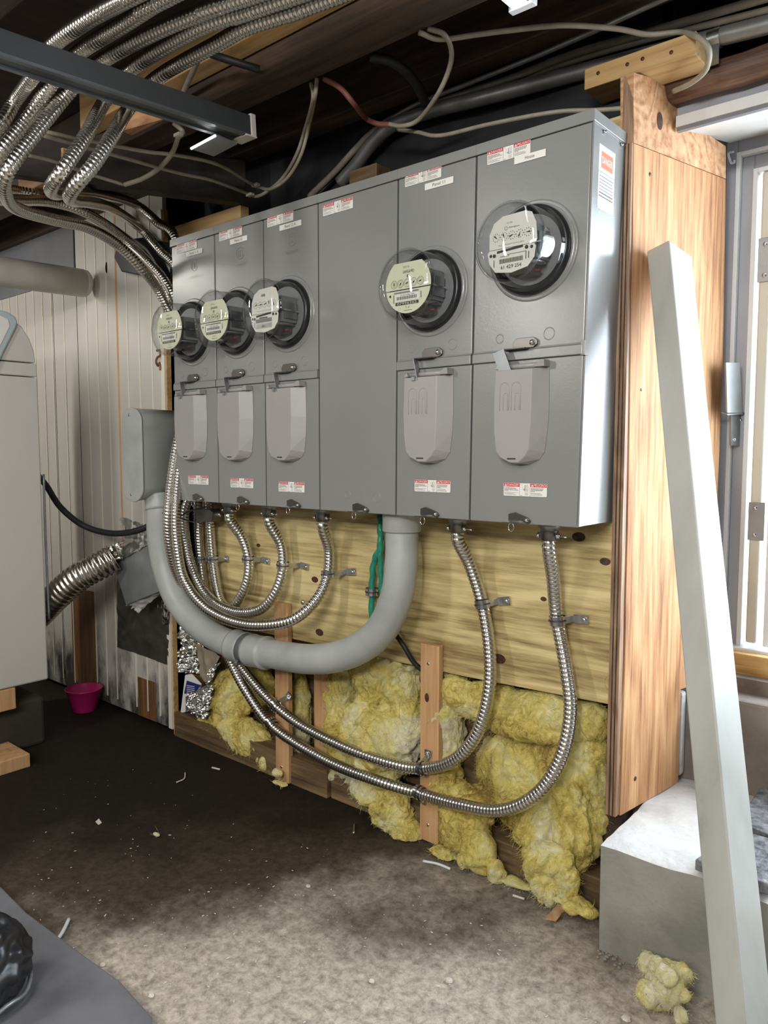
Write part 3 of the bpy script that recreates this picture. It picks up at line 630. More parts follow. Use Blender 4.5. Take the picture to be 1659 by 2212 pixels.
LAB = ['leftmost grey meter cabinet, tagged Panel 11 A', 'second grey meter cabinet from the left, tagged Panel 12', 'third grey meter cabinet from the left, tagged Panel 12 A',
       'plain grey cabinet section without any meter, in the middle of the bank', 'grey meter cabinet right of the plain section, tagged Panel 11', 'rightmost and largest grey meter cabinet, tagged House']
NAMES = [('Panel 11 A', .077, 1.622, .158), ('Panel 12', .287, 1.622, .362), ('Panel 12 A', .495, 1.622, .578), None, ('Panel 11', .971, 1.622, 1.047), ('House', 1.196, 1.624, 1.266)]
STK = [(.030, 1.6245), (.238, 1.6255), (.446, 1.6255), (.656, 1.614), (.915, 1.627), (1.132, 1.6235)]
LOW = [(.066, .927), (.272, .923), (.480, .918), None, (.951, .934), (1.191, .933)]
MC = [(.103, 1.383), (.315, 1.388), (.525, 1.388), None, (.990, 1.384), (1.243, 1.430)]
HX = [(.098, .131), (.310, .131), (.523, .131), None, (.994, .122), (1.232, .114)]
cabs = []
for i in range(6):
    x0, x1 = XS[i], XS[i+1]; g = .0022
    c = thing('meter_cabinet', ((x0+x1)/2, -.085, CZ0), LAB[i], 'meter cabinet', None); cabs.append(c)
    MB().box((x0+.004, CY+.016, CZ0+.004), (x1-.004, -.0006, CZ1-.004), grey).build('enclosure', grey, c, warp=warp)
    mb = MB()
    if i == 3: mb.box((x0+g, CY, CZ0), (x1-g, CY+.03, HEAD-.001)); mb.build('front_cover', grey, c, .0018, warp=warp)
    else:
        mb.box((x0+g, CY, 1.236), (x1-g, CY+.03, HEAD-.001)); 
        mc = V((MC[i][0], CY, MC[i][1]))
        up = mb.build('upper_cover', grey, c, .0018, warp=warp)
        MB().lathe([(.100, -.0005), (.0985, .003), (.095, .0035), (.0915, .0015), (.088, .006), (.085, .0085), (.080, .009)], mc, (0, -1, 0), 64, grey).build('meter_collar', grey, up, warp=warp)
        MB().box((x0+g, CY, CZ0), (x1-g, CY+.03, 1.214)).build('lower_cover', grey, c, .0018, warp=warp)
        MB().box((x0+g, CY-.005, 1.2145), (x1-g, CY+.02, 1.2345)).box((x0+g, CY-.0025, 1.2345), (x1-g, CY+.02, 1.2385)).build('cover_joint', grey, c, .0018, warp=warp)
        hatch(c, HX[i][0], HX[i][1], i > 3); hasp(c, (x0+x1)/2+(.0 if i < 4 else .003), i == 5)
        for k, (dx, r_) in enumerate(((-.062, .010), (.052, .013))):
            MB().lathe([(r_, -.0002), (r_-.0006, .0009), (r_-.0018, .0009), (r_-.0024, -.0002)], V(((x0+x1)/2+dx, CY, 1.262)), (0, -1, 0), 28, grey).build('knockout', grey, c, warp=warp)
    MB().box((x0 if i else -.004, CY-.003, HEAD), (x1 if i < 5 else x1+.004, 0, CZ1), grey).build('top_lip', grey, c, .0012, warp=warp)
    if i: MB().box((x0-g, CY+.004, CZ0+.002), (x0+g, CY+.02, HEAD), greyseam).build('seam', greyseam, c, warp=warp)
    if i < 3: lettermark(c, (x0+x1)/2+.01, 1.578)
    bottom_latch(c, (x0+x1)/2+(.012 if i < 3 else 0)+(.02 if i == 3 else 0))
    sticker(c, *STK[i], label='red and white sticker reading DANGER and PELIGRO')
    if LOW[i]: sticker(c, *LOW[i], label='lower red and white sticker reading DANGER and PELIGRO')
    if NAMES[i]: n_, xa, za, xb2 = NAMES[i]; name_tag(c, xa, za, xb2, za-.001, n_)
MB().lathe([(.010, -.0002), (.0095, .0009), (.0082, .0009), (.0076, -.0002)], V((.737, CY, .918)), (0, -1, 0), 28, grey).build('knockout', grey, cabs[3], warp=warp)
MB().lathe([(.013, -.0002), (.0125, .0009), (.011, .0009), (.0105, -.0002)], V((.832, CY, .915)), (0, -1, 0), 28, grey).build('knockout', grey, cabs[3], warp=warp)
# right end: overlapping lip, screws, corner tab, paper label
c = cabs[5]; xr = XS[6]
MB().box((xr-.004, CY+.003, CZ0+.002), (xr+.0015, -.001, HEAD), grey).build('end_panel', grey, c, warp=warp)
MB().box((xr-.006, CY-.004, 1.213), (xr+.003, CY+.012, 1.242), grey).build('corner_tab', zinc, c, .001, warp=warp)
for yy in (-.125, -.045): MB().tube([V((xr+.001, yy, HEAD-.006)), V((xr+.006, yy, HEAD-.009))], .0035, 10, zinc).build('screw', zinc, c, warp=warp)
mb = MB(); lx = xr+.0022; 
def rp(y0, y1, z0, z1, m_, dx=0): mb.add([V((lx+dx, y0, z0)), V((lx+dx, y1, z0)), V((lx+dx, y1, z1)), V((lx+dx, y0, z1))], [(0, 1, 2, 3)], m_)
mb.box((lx-.0008, -.142, 1.497), (lx, -.070, 1.617), white); rp(-.132, -.080, 1.575, 1.606, ored, .0003); rp(-.142, -.07, 1.566, 1.5675, inkg, .0003)
random.seed(5)
for r in range(7):
    yy = -.138
    while yy < -.078: l = random.uniform(.003, .009); rp(yy, min(yy+l, -.075), 1.558-r*.0062, 1.5605-r*.0062, inkg if r < 5 else ink, .0003); yy += l+.0012
put_text(mb, 'DANGER', V((lx, -.129, 1.584)), Y, Z, .046, .013, white, V((.0005, 0, 0)))
o = mb.build('side_label', white, c, warp=warp); o['label'] = 'white paper label with an orange red heading on the cabinet side'
# ================================================================ ELECTRICITY METERS
def meter(cx, cz, kind, label):
    y0 = CY-.007; t = thing('electricity_meter', warp(V((cx, y0, cz))), label, 'electricity meter', 'glass electricity meters')
    c = warp(V((cx, y0, cz)))
    # black base ring
    MB().lathe([(.060, -.002), (.0885, -.002), (.0885, .006), (.0855, .010), (.083, .012), (.0805, .012), (.079, .004), (.060, .003)], c, (0, -1, 0), 64, blackp).build('base_ring', blackp, t)
    MB().lathe([(.0001, .0035), (.078, .0035)], c, (0, -1, 0), 48, meterg).build('base_plate', meterg, t)
    # glass cover: stepped, tapering, with domed front
    pr = [(.0825, .006), (.0820, .014), (.0795, .018), (.0790, .030), (.0770, .055), (.0752, .074), (.0746, .082), (.0725, .088), (.066, .0940), (.050, .0990), (.025, .1025), (.0002, .1035)]
    g = MB().lathe(pr, c, (0, -1, 0), 72, glass).lathe([(.0748, .0805), (.0772, .0820), (.0775, .0850), (.0745, .0875)], c, (0, -1, 0), 72, glass).build('glass_cover', glass, t)
    # mechanism
    mb = MB(); mb.box(c+V((-.046, -.056, -.030)), c+V((.044, -.006, .034)), meterg)
    mb.box(c+V((-.020, -.050, -.056)), c+V((.026, -.006, -.030)), dsteel); mb.box(c+V((.034, -.052, -.022)), c+V((.050, -.010, .020)), alum)
    mb.lathe([(.0001, -.002), (.045, -.002), (.045, .002), (.0001, .002)], c+V((0, -.03, -.034)), (0, 0, 1), 32, alum)
    mb.box(c+V((.040, -.060, -.004)), c+V((.056, -.012, -.001)), zinc); mb.box(c+V((-.058, -.050, .02)), c+V((-.052, -.01, .036)), blackp)
    mb.box(c+V((.02, -.03, -.05)), c+V((.036, -.022, -.0465)), plain('meter_red', (.25, .03, .03), .5) if 'meter_red' not in MATS else MATS['meter_red'])
    mb.build('mechanism', meterg, t)
    # dial plate
    yd = -.076; dm = dialc if kind == 'S' else dialw; mb = MB()
    def poly(pts, m_, dy=0.): mb.add([c+V((a, yd-dy, b)) for a, b in pts], [tuple(range(len(pts)))], m_)
    def rc(x0, x1, z0, z1, m_, dy=.0006, sk=0): poly([(x0, z0), (x1, z0+sk), (x1, z1+sk), (x0, z1)], m_, dy)
    def ring(x, z, r, wd=.0006, m_=ink, n=24):
        P = [(x+(r+k)*math.cos(2*PI*i/n), z+(r+k)*math.sin(2*PI*i/n)) for i in range(n) for k in (0, wd)]
        mb.add([c+V((a, yd-.0007, b)) for a, b in P], [(2*i, 2*i+1, (2*i+3) % (2*n), (2*i+2) % (2*n)) for i in range(n)], m_)
    def disc(x, z, r, m_=ink, dy=.0008, n=14): poly([(x+r*math.cos(2*PI*i/n), z+r*math.sin(2*PI*i/n)) for i in range(n)], m_, dy)
    def tx(s, x, z, w_, h_, m_=ink): put_text(mb, s, c+V((x-w_/2, yd-.0006, z)), X, Z, w_, h_, m_)
    if kind == 'S':
        P = [(.0625*math.cos(a), .0625*math.sin(a)) for a in [R(-2)+R(184)*i/20 for i in range(21)]]
        P = [(x, min(z, .050)) for x, z in P]; P = [(.062, -.006)]+P+[(-.060, -.006)]
        mb.prism([c+V((x, yd, z)) for x, z in P], (0, .0012, 0), dm)
        Q = [(-.060, -.0085)]+[(.0615*math.cos(a), .0585*math.sin(a)) for a in [R(188)+R(164)*i/20 for i in range(21)]]+[(.058, -.0085)]
        mb.prism([c+V((x, yd, z)) for x, z in Q], (0, .0012, 0), dm)
        rc(-.05, .054, -.0085, -.006, ink, -.0005)
        tx('SANGAMO', .002, .027, .030, .0062); disc(.0, .0205, .0033, inkg)
        zs = .006
        for k in range(5):
            x = -.038+k*.0182; ring(x, zs, .0082); ring(x, zs, .0055, .0003, inkg)
            a = [4.7, .9, .4, .8, .3][k]; d = V((math.cos(a), 0, math.sin(a))); q = c+V((x, yd-.001, zs))
            mb.add([q-d*.004+V((-d.z, 0, d.x))*.0012, q-d*.004-V((-d.z, 0, d.x))*.0012, q+d*.006], [(0, 1, 2)], ink); disc(x, zs, .0018)
        disc(-.049, -.018, .0028); rc(-.038, .030, -.0145, -.0115, inkg)
        rc(-.036, .032, -.031, -.0165, white, .0006); 
        for k in range(26): rc(-.031+k*.0022, -.031+k*.0022+(.0013 if k % 3 else .0008), -.0285, -.0215, ink, .0009)
        tx('M 07 996 262', .0, -.0205, .038, .0030); rc(-.034, .030, -.0400, -.0335, ink, .0007); tx('07996262', -.002, -.0390, .054, .0045, dm)
        tx('T A', .0, -.0475, .012, .003); rc(-.01, .012, -.0530, -.0518, inkg)
        rc(.036, .0375, -.030, -.016, ink); rc(-.0395, -.038, -.034, -.016, ink); tx('277 G', -.004, .038, .016, .0038, inkg)
    else:
        P = [(-.050, -.008), (.052, -.008), (.056, -.002), (.053, .030), (.044, .050), (.030, .055), (-.020, .053), (-.040, .042), (-.050, .022)]
        Q = [(-.054, -.014), (-.050, -.009), (.050, -.009), (.053, -.014), (.050, -.034), (.036, -.050), (.0, -.057), (-.036, -.052), (-.050, -.034)]
        for PP in (P, Q): mb.prism([c+V((x, yd, z)) for x, z in PP], (0, .0012, 0), dm)
        rc(-.032, .026, -.0165, -.012, ink, .0006, .004)
        zs = .014
        for k in range(5):
            x = -.034+k*.0175
            for j in range(10):
                a = 2*PI*j/10; rc(x+.0075*math.cos(a)-.0006, x+.0075*math.cos(a)+.0006, zs+.0075*math.sin(a)-.001, zs+.0075*math.sin(a)+.001, ink)
            a = [2.4, 2.0, 3.5, 4.3, 0][k] if kind == 'W' else [.4, .1, .3, 1.6, 4.8][k]
            d = V((math.cos(a), 0, math.sin(a))); q = c+V((x, yd-.001, zs)); n_ = V((-d.z, 0, d.x))
            mb.add([q+d*.0055+n_*.0018, q+d*.0055-n_*.0018, q-d*.005], [(0, 1, 2)], ink)
        tx('KILOWATTHOURS', .0, -.003, .056, .0022, inkg)
        disc(-.046, -.019, .0032); disc(-.038, -.020, .0036); disc(.034, -.014, .0038); disc(.045, -.015, .0032)
        rc(-.0395, -.038, -.042, -.028, ink)
        if kind == 'W':
            tx('Westinghouse', .006, .0275, .024, .0034); ring(-.012, .029, .003); tx('CL 200', -.004, .037, .012, .003, inkg)
            for k in range(22): rc(-.026+k*.0024, -.026+k*.0024+.0013, -.0370, -.0285, ink, .0009)
            tx('240V 3W', -.014, -.0250, .022, .0028); tx('61 429 254', .0, -.0480, .046, .0068); rc(.032, .0335, -.036, -.022, ink); rc(.038, .0395, -.035, -.022, ink); rc(-.016, .034, -.0218, -.0206, inkg)
        else:
            tx('ABB', -.004, .034, .016, .0065); rc(-.034, .028, -.031, -.0215, inkg, .0007); rc(-.034, .028, -.0455, -.034, galv, .0007); rc(-.034, .028, -.0345, -.0325, dm, .0009)
            rc(-.02, .012, -.0205, -.0180, ink); rc(-.052, -.046, -.028, -.0265, ink); rc(-.052, -.046, -.035, -.0335, ink); tx('AB1', -.004, -.043, .014, .004, ink)
    mb.build('dial_plate', dm, t); return t
meter(*MC[0], 'S', 'cream faced glass meter on the leftmost cabinet')
meter(*MC[1], 'S', 'cream faced glass meter second from the left, between two other meters')
meter(*MC[2], 'A', 'white faced glass meter marked ABB, on the Panel 12 A cabinet')
meter(*MC[4], 'S', 'cream faced glass meter marked SANGAMO, right of the plain section')
meter(*MC[5], 'W', 'largest glass meter on the House cabinet, number 61 429 254')
#%%CONDUITS
# ================================================================ FLEXIBLE STEEL CONDUITS
def flex(P, label, r=.0155, pitch=.0100, group='flexible steel conduits', name='flexible_conduit'):
    pts = resample(spline(P, 14), pitch/6); seg = 18
    def rf(i, th):
        ph = (i/6+th/(2*PI)) % 1.0; return r*(.83+.18*math.sin(PI*ph)**.55)
    t = thing(name, pts[-1], label, 'conduit', group)
    MB().tube(pts, r, seg, steel, True, rf).build('hose', steel, t); return t, pts
def connector(t, c, ang=0., s=1.):
    """cast fitting where a conduit enters the cabinet bottom; c = top centre"""
    c = V(c)
    MB().lathe([(.001, 0), (.024*s, 0), (.0245*s, -.012), (.020*s, -.014), (.020*s, -.018), (.001, -.018)], c, (0, 0, 1), 28, galvd).build('locknut', galvd, t)
    o = MB().lathe([(.0195*s, -.017), (.0195*s, -.038), (.016*s, -.040)], c, (0, 0, 1), 28, dsteel).box(c+V((-.024, -.008, -.034)), c+V((.026, -.002, -.022)), dsteel).build('clamp_collar', galvd, t)
    MB().tube([c+V((.026, -.006, -.028)), c+V((.046, -.012, -.029))], .0018, 8, zinc).ball(c+V((.024, -.010, -.028)), .0055, zinc).ball(c+V((-.022, -.010, -.029)), .005, zinc).build('clamp_screw', zinc, o)
def strap(c, d, side, label, ear=.034, y=-.001, vertical=False, group='conduit straps'):
    """one-hole strap: band round a conduit at c running along d, ear on one side"""
    c = V(c); d = V(d).normalized(); t = thing('conduit_strap', c, label, 'strap', group)
    a = d.cross(Y).normalized(); 
    if a.dot(V(side)) < 0: a = -a
    r = .0185
    MB().tube([c-d*.010, c+d*.010], r, 20, zinc, caps=False).tube([c-d*.0018, c+d*.0018], r+.0014, 20, dsteel, caps=False).build('band', galv, t)
    f = MB(); p0 = c+a*(r-.003); p1 = V((p0.x+a.x*.010, y-.004, p0.z+a.z*.010)); p2 = p1+a*ear
    p2 = V((p2.x, y-.004, p2.z))
    f.obox((p0+p1)/2, (p1-p0)/2, d*.007, Y.cross(d)*.0008+Y*.0008, galv)
    f.obox((p1+p2)/2, (p2-p1)/2, d*.0100, Y*.0012, galv); f.obox((p1+p2)/2-Y*.0015, (p2-p1)*.08, d*.0085, Y*.001, zinc); f.build('ear', galv, t)
    MB().lathe([(.0001, .005), (.004, .0045), (.006, .001), (.006, 0)], p2-a*.008+V((0, -.001, 0)), (0, -1, 0), 12, zinc).build('screw', zinc, t)
    return t
CB = CZ0-.001
def ent(px, py, y=-.085): p = at(px, py, y=y); p.z = CB; return p
def A(px, py, y): return at(px, py, y=y)
# overhead runs: (above rail) -> bend at the left -> wall -> behind the cabinet edge
def T(px, py, z=1.872): return at(px, py, z=z)
def hid(x, y, *zs): return [V((x, y, z)) for z in zs]
top1 = [T(330, -30), T(270, 0), T(189, 44), T(111, 101), T(71, 165, 1.84), dp(34, 216, 1.76), dp(0, 270, 1.74), dp(-60, 330, 1.76), dp(-85, 385, 1.86), dp(-40, 402, 2.05), dp(30, 412, 2.22), dp(110, 428, 2.33), A(200, 466, -.12), A(290, 530, -.08), A(345, 600, -.06), A(375, 665, -.05)]
top2 = [T(410, -30), T(338, 7), T(270, 51), T(169, 115), T(111, 182, 1.84), dp(61, 257, 1.72), dp(0, 331, 1.70), dp(-25, 380, 1.74), dp(-30, 425, 1.9), dp(30, 432, 2.12), dp(110, 436, 2.30), dp(190, 462, 2.4), A(270, 520, -.115), A(325, 570, -.10), A(370, 630, -.085)]
top3 = [T(560, -15), T(473, 13), T(338, 68), T(216, 135), T(152, 196, 1.84), dp(101, 257, 1.70), dp(51, 321, 1.66), dp(17, 371, 1.65), dp(10, 412, 1.70), dp(34, 449, 1.82), dp(115, 474, 2.0), dp(190, 492, 2.14), dp(255, 530, 2.28), dp(310, 585, 2.36), A(352, 645, -.115)]
top4 = [T(640, -10), T(540, 24), T(422, 64), T(280, 152), T(226, 219, 1.84), dp(189, 287, 1.69), dp(145, 354, 1.64), dp(118, 392, 1.65), dp(109, 410, 1.72), dp(122, 418, 1.86), dp(160, 414, 2.06), dp(220, 420, 2.32), A(290, 440, -.10), A(340, 480, -.06), A(385, 535, -.05)]
top5 = [T(760, -20), T(645, 22), T(536, 58), T(473, 92), T(338, 169), T(277, 236, 1.84), dp(246, 287, 1.70), dp(203, 354, 1.65), dp(166, 398, 1.65), dp(150, 422, 1.70), dp(157, 432, 1.82), dp(190, 436, 2.02), dp(240, 450, 2.28), A(300, 490, -.09), A(345, 540, -.06), A(390, 600, -.05)]
# lower runs, top to bottom, entering the cabinet
v1 = hid(-.10, -.05, 1.30)+[V((-.05, -.10, 1.15)), A(382, 960, -.14), A(372, 1020, -.165), A(364, 1090, -.19), A(363, 1150, -.19), A(373, 1212, -.165), A(395, 1268, -.11), A(425, 1318, -.06), A(455, 1360, -.05), A(488, 1410, -.05), A(530, 1490, -.06), A(590, 1570, -.055), A(700, 1640, -.06), A(810, 1685, -.07), A(905, 1714, -.05), A(1000, 1740, -.07), A(1085, 1750, -.08), A(1160, 1715, -.08), A(1210, 1640, -.07), A(1232, 1540, -.055), A(1222, 1440, -.045), A(1203, 1335, -.035), A(1195, 1250, -.06)]
v2 = hid(-.06, -.05, 1.30)+[V((-.025, -.09, 1.15)), A(394, 960, -.13), A(386, 1020, -.16), A(380, 1090, -.185), A(380, 1150, -.19), A(391, 1230, -.185), A(407, 1268, -.18), A(428, 1297, -.18), A(458, 1322, -.175), A(505, 1343, -.17), A(560, 1351, -.16), A(630, 1340, -.13), A(680, 1300, -.09), A(706, 1250, -.06), A(711, 1190, -.05)]
v3 = hid(-.03, -.06, 1.30, 1.10, .95)+[A(400, 1100, -.09), A(404, 1180, -.075), A(424, 1250, -.08), A(462, 1300, -.085), A(510, 1322, -.085), A(560, 1318, -.08), A(592, 1285, -.07), A(610, 1235, -.055), A(608, 1180, -.05)]
v4 = hid(-.07, -.035, 1.30, 1.10, .95)+[A(428, 1110, -.035), A(432, 1190, -.03), A(440, 1260, -.03), A(452, 1330, -.03), A(480, 1390, -.04), A(520, 1440, -.05), A(572, 1502, -.06), A(640, 1560, -.06), A(740, 1612, -.065), A(840, 1648, -.06), A(912, 1660, -.05), A(980, 1642, -.06), A(1030, 1585, -.06), A(1055, 1500, -.055), A(1058, 1410, -.045), A(1042, 1305, -.035), A(1015, 1220, -.05)]
v5 = hid(-.02, -.035, 1.30, 1.10, .95)+[A(452, 1105, -.04), A(457, 1180, -.035), A(465, 1250, -.04), A(478, 1300, -.045), A(500, 1312, -.05), A(522, 1285, -.05), A(536, 1245, -.045), A(536, 1200, -.04), A(522, 1160, -.05)]
e1, e2, e3, e5, e6 = ent(496, 1092), ent(582, 1097), ent(697, 1104), ent(990, 1127), ent(1187, 1146)
specs = [(top4, v1, e6, 'flexible steel conduit looping lowest, into the House cabinet'),
         (top3, v2, e3, 'flexible steel conduit of the outer short loop, entering below Panel 12 A'),
         (top1, v3, e2, 'flexible steel conduit of the middle short loop above the grey pipe'),
         (top5, v4, e5, 'flexible steel conduit clamped just above the lowest one, rising to Panel 11'),
         (top2, v5, e1, 'flexible steel conduit of the smallest loop, entering near the leftmost cabinet')]
for tp, v, e, lb in specs:
    P = [tp[0]+(tp[0]-tp[1]).normalized()*1.6]+tp+v+[e-Z*.06, e-Z*.030]
    t, pts = flex(P, lb); connector(t, e)
for px, py, y, d, sd, lb in ((536, 1208, -.040, (.1, 0, 1), X, 'strap on the smallest conduit loop'), (611, 1221, -.052, (.1, 0, 1), X, 'strap on the middle conduit loop'),
        (708, 1240, -.055, (-.1, 0, 1), X, 'strap on the outer short conduit loop'), (1042, 1305, -.035, (-.2, 0, 1), X, 'strap on the conduit below Panel 11'),
        (1204, 1340, -.035, (-.08, 0, 1), X, 'strap on the conduit below the House cabinet'), (432, 1208, -.032, (0, 0, 1), X, 'strap on the shaded conduit among the left bundle'), (460, 1208, -.036, (0, 0, 1), X, 'strap on the rightmost conduit of the left bundle')):
    strap(A(px, py, y), d, sd, lb, .034 if px > 500 else .014)
for px, py, y, d, sd, lb in ((912, 1660, -.05, (1, 0, .0), Z, 'upper strap on the wide batten'), (905, 1712, -.05, (1, 0, -.15), -Z, 'lower strap on the wide batten'),
        (596, 1524, -.06, (.8, 0, -.6), Z, 'upper strap on the narrow batten'), (585, 1562, -.055, (.8, 0, -.6), -Z, 'lower strap on the narrow batten')):
    strap(A(px, py, y), d, sd, lb, .016, y=-.022)
# cable tie, and small black clamp in the bundle
m = MB(); q = [A(322, 1108, -.15), A(350, 1108, -.15), A(365, 1112, -.13), A(385, 1116, -.13), A(405, 1106, -.12), A(428, 1099, -.1), A(445, 1095, -.09)]
m.tube(spline(q, 6), .0025, 6, blackp); m.tube(spline([A(352, 1116, -.14), A(372, 1110, -.14), A(388, 1118, -.13), A(410, 1126, -.12), A(430, 1130, -.1)], 6), .0025, 6, blackp)
for k in range(7): m.ball(A(354+k*5, 1112+2*((k % 2)*2-1), -.135), .006, blackp, 8)
tag(m.build('cable_tie', blackp), 'black cable ties gathering the left conduit bundle', 'cable tie')
t = thing('beam_clamp', A(445, 1112, -.09), 'dark metal clamp with a stud on the left conduit bundle', 'clamp')
MB().prism([A(420, 1100, -.085), A(452, 1100, -.085), A(458, 1106, -.085), A(456, 1126, -.085), A(440, 1128, -.085), A(424, 1127, -.085)], (0, .04, 0), dsteel).build('clamp_body', dsteel, t, .002)
MB().tube([A(456, 1112, -.07), A(476, 1111, -.07)], .004, 10, galvd).build('stud', galvd, t); MB().tube([A(474, 1107, -.07), A(474, 1116, -.07)], .006, 10, zinc).build('nut', zinc, t)
# ================================================================ GREY PVC PIPE
tp = thing('pvc_pipe', A(590, 1425, -.12), 'big grey plastic pipe swooping from the left elbow box up into the cabinet bank', 'pipe')
pj = A(868, 1110, -.095); pj.z = CB
PC = [A(340, 1068, -.135), A(345, 1105, -.135), A(345, 1150, -.135), A(356, 1225, -.13), A(386, 1300, -.125), A(440, 1360, -.12), A(510, 1395, -.12), A(590, 1413, -.12), A(680, 1424, -.12), A(760, 1408, -.115), A(822, 1362, -.11), A(856, 1290, -.105), A(867, 1215, -.10), A(868, 1150, -.095), V((pj.x, pj.y, CB-.002))]
PS = resample(spline(PC, 14), .008); MB().tube(PS, .0415, 32, pvc).build('pipe_run', pvc, tp)
def near(p): return min(range(len(PS)), key=lambda i: (PS[i]-p).length)
def sleeve(i0, i1, r, name, mt=pvc, ridge=True):
    MB().tube(PS[i0:i1], r, 32, mt, rfun=lambda i, th: r+(.0016 if (ridge and i in (0, 1, i1-i0-1, i1-i0-2)) else 0)).build(name, mt, tp)
k = near(A(540, 1404, -.12)); sleeve(k-9, k-1, .0475, 'coupling'); sleeve(k-2, k+2, .046, 'coupling_band', pvcd); sleeve(k+1, k+11, .0475, 'coupling')
MB().tube([PS[k]+V((-.0, -.047, -.020)), PS[k]+V((.0, -.052, -.040))], .006, 10, pvcd).build('band_bolt', pvcd, tp)
MB().lathe([(.047, -.046), (.0485, -.044), (.0485, -.003), (.052, 0), (.001, 0)], V((pj.x, pj.y, CB)), (0, 0, 1), 40, pvc).build('socket', pvc, tp)
sleeve(0, 7, .0430, 'socket')
# LB box
t = thing('elbow_box', V((-.165, -.14, .86)), 'grey plastic elbow box with a rounded cover plate, left of the cabinets', 'conduit box')
cx_, w2 = at(292, 980, y=-.20).x, .058
def stadium(y, sx, z0, z1, cx, n=24):
    r = sx; return [V((cx+r*math.cos(a), y, z1-r*.8+r*.8*math.sin(a))) for a in [PI*i/n for i in range(n+1)]]+[V((cx+r*math.cos(a), y, z0+r*.8+r*.8*math.sin(a))) for a in [PI+PI*i/n for i in range(n+1)]]
ZT, ZB = 1.166, .865
A0 = stadium(-.205, w2, ZB, ZT, cx_); A1 = stadium(-.05, w2*1.0, ZB+.02, ZT-.002, cx_+.012)
n = len(A0); MB().add(A0+A1, [(i, (i+1) % n, n+(i+1) % n, n+i) for i in range(n)]+[tuple(range(n, 2*n))], pvc, False).build('box', pvc, t); [setattr(f_, 'use_smooth', len(f_.vertices) == 4) for f_ in t.children[0].data.polygons]
MB().prism(stadium(-.213, w2+.001, ZB-.002, ZT+.002, cx_), (0, .0075, 0), pvc).build('cover_plate', pvc, t, .003)
for zz in (ZT-.022, ZB+.022): MB().lathe([(.0001, .002), (.004, .0015), (.005, 0)], V((cx_-.01, -.213, zz)), (0, -1, 0), 12, galvd).build('screw', galvd, t)
MB().box((cx_+.02, -.065, ZT-.10), (-.002, -.03, ZT-.012), pvc).build('rear_hub', pvc, t)
# green taped grounding wires
def rope(name, P, r, mat, label, cat='cable', seg=8, group=None, parent=None, rf=None):
    return tag(MB().tube(spline(P, 8), r, seg, mat, rfun=rf).build(name, mat), label, cat, group)
wrap = lambda i, th: .0085+.0015*math.sin(i*1.1+th)
tag(MB().tube(spline([A(822, 1140, -.02), A(821, 1180, -.02), A(808, 1215, -.02), A(804, 1260, -.02), A(803, 1330, -.02), A(800, 1400, -.015), A(806, 1440, .03)], 8), .0085, 12, green, rfun=wrap).build('ground_wire', green), 'green taped ground wire hanging on the plywood left of the big pipe', 'wire')
tag(MB().tube(spline([A(820, 1112, -.03), A(822, 1150, -.035), A(822, 1200, -.035), A(824, 1260, -.03), A(830, 1330, -.02)], 8), .0085, 12, green, rfun=lambda i, th: .0075+.0015*math.sin(i*1.3+th)).build('ground_wire', green), 'green taped ground wire half hidden behind the big pipe', 'wire')
strap(A(804, 1278, -.02), (0, 0, 1), X, 'small strap on the green wire', .012)
rope('black_cable', [A(812, 1330, -.006), A(838, 1350, -.03), A(870, 1392, -.035), A(895, 1432, -.02), A(925, 1455, .0), A(960, 1468, .01), A(995, 1466, .03)], .0065, blackr, 'black cable passing behind the wide batten below the plywood')
rope('black_cable', [at(-30, 960, x=-.62), at(60, 1010, x=-.60), at(97, 1045, y=-.25), at(130, 1095, y=-.22), at(180, 1135, y=-.18), at(240, 1152, y=-.14), at(300, 1145, y=-.11), at(345, 1120, y=-.07), at(375, 1085, y=-.04)], .011, blackr, 'thick black hose drooping from the white appliance to the wall', 'hose', 12)
#%%CABLES
# ================================================================ CABLES UNDER THE CEILING
def near_ceiling(P): return [at(px, py, z=z) for px, py, z in P]
rope('grey_conduit', near_ceiling([(640, 440, 1.69), (700, 385, 1.73)])[:0]+[A(735, 395, .05), A(770, 355, .05), A(800, 315, .05), A(850, 270, .05), A(930, 240, .05), A(1060, 207, .05), A(1250, 157, .08), A(1450, 106, .09), A(1600, 68, .09), A(1720, 38, .09)], .018, condm, 'dusty metal conduit along the wall above the cabinets', 'conduit', 14)
rope('grey_cable', [A(668, 425, .06), A(720, 375, .06), A(770, 320, .06), A(800, 290, .06), A(860, 250, .05), A(960, 216, .05), A(1100, 170, .06), A(1240, 116, .07), A(1400, 70, .07), A(1640, 0, .07), A(1720, -24, .07)], .009, wired, 'dusty grey cable above the metal conduit', 'cable')
rope('armoured_cable', [A(690, 415, .07), A(760, 340, .07), A(830, 268, .05), A(900, 225, .03), A(1000, 185, .02), A(1150, 125, -.0), A(1300, 60, -.02), A(1450, -10, -.03)], .006, condm, 'thin armoured cable running up along the dark joist', 'cable')
rope('grey_cable', [A(940, 240, .06), A(1060, 196, .07), A(1240, 132, .08), A(1367, 94, .08), A(1443, 74, .08), A(1560, 46, .08), A(1720, 6, .08)], .007, wired, 'second dusty grey cable passing behind the short timber block', 'cable')
rope('white_cable', near_ceiling([(905, 70, 1.89), (950, 85, 1.885), (1030, 75, 1.885), (1100, 66, 1.885), (1215, 55, 1.88), (1330, 62, 1.87), (1400, 75, 1.86), (1470, 70, 1.85)])+[at(1510, 82, y=-.03), at(1532, 110, y=-.02), at(1525, 150, y=.02), at(1495, 178, y=.06), at(1455, 197, y=.09)], .0055, wire, 'white cable crossing under the joists and curling round the timber block')
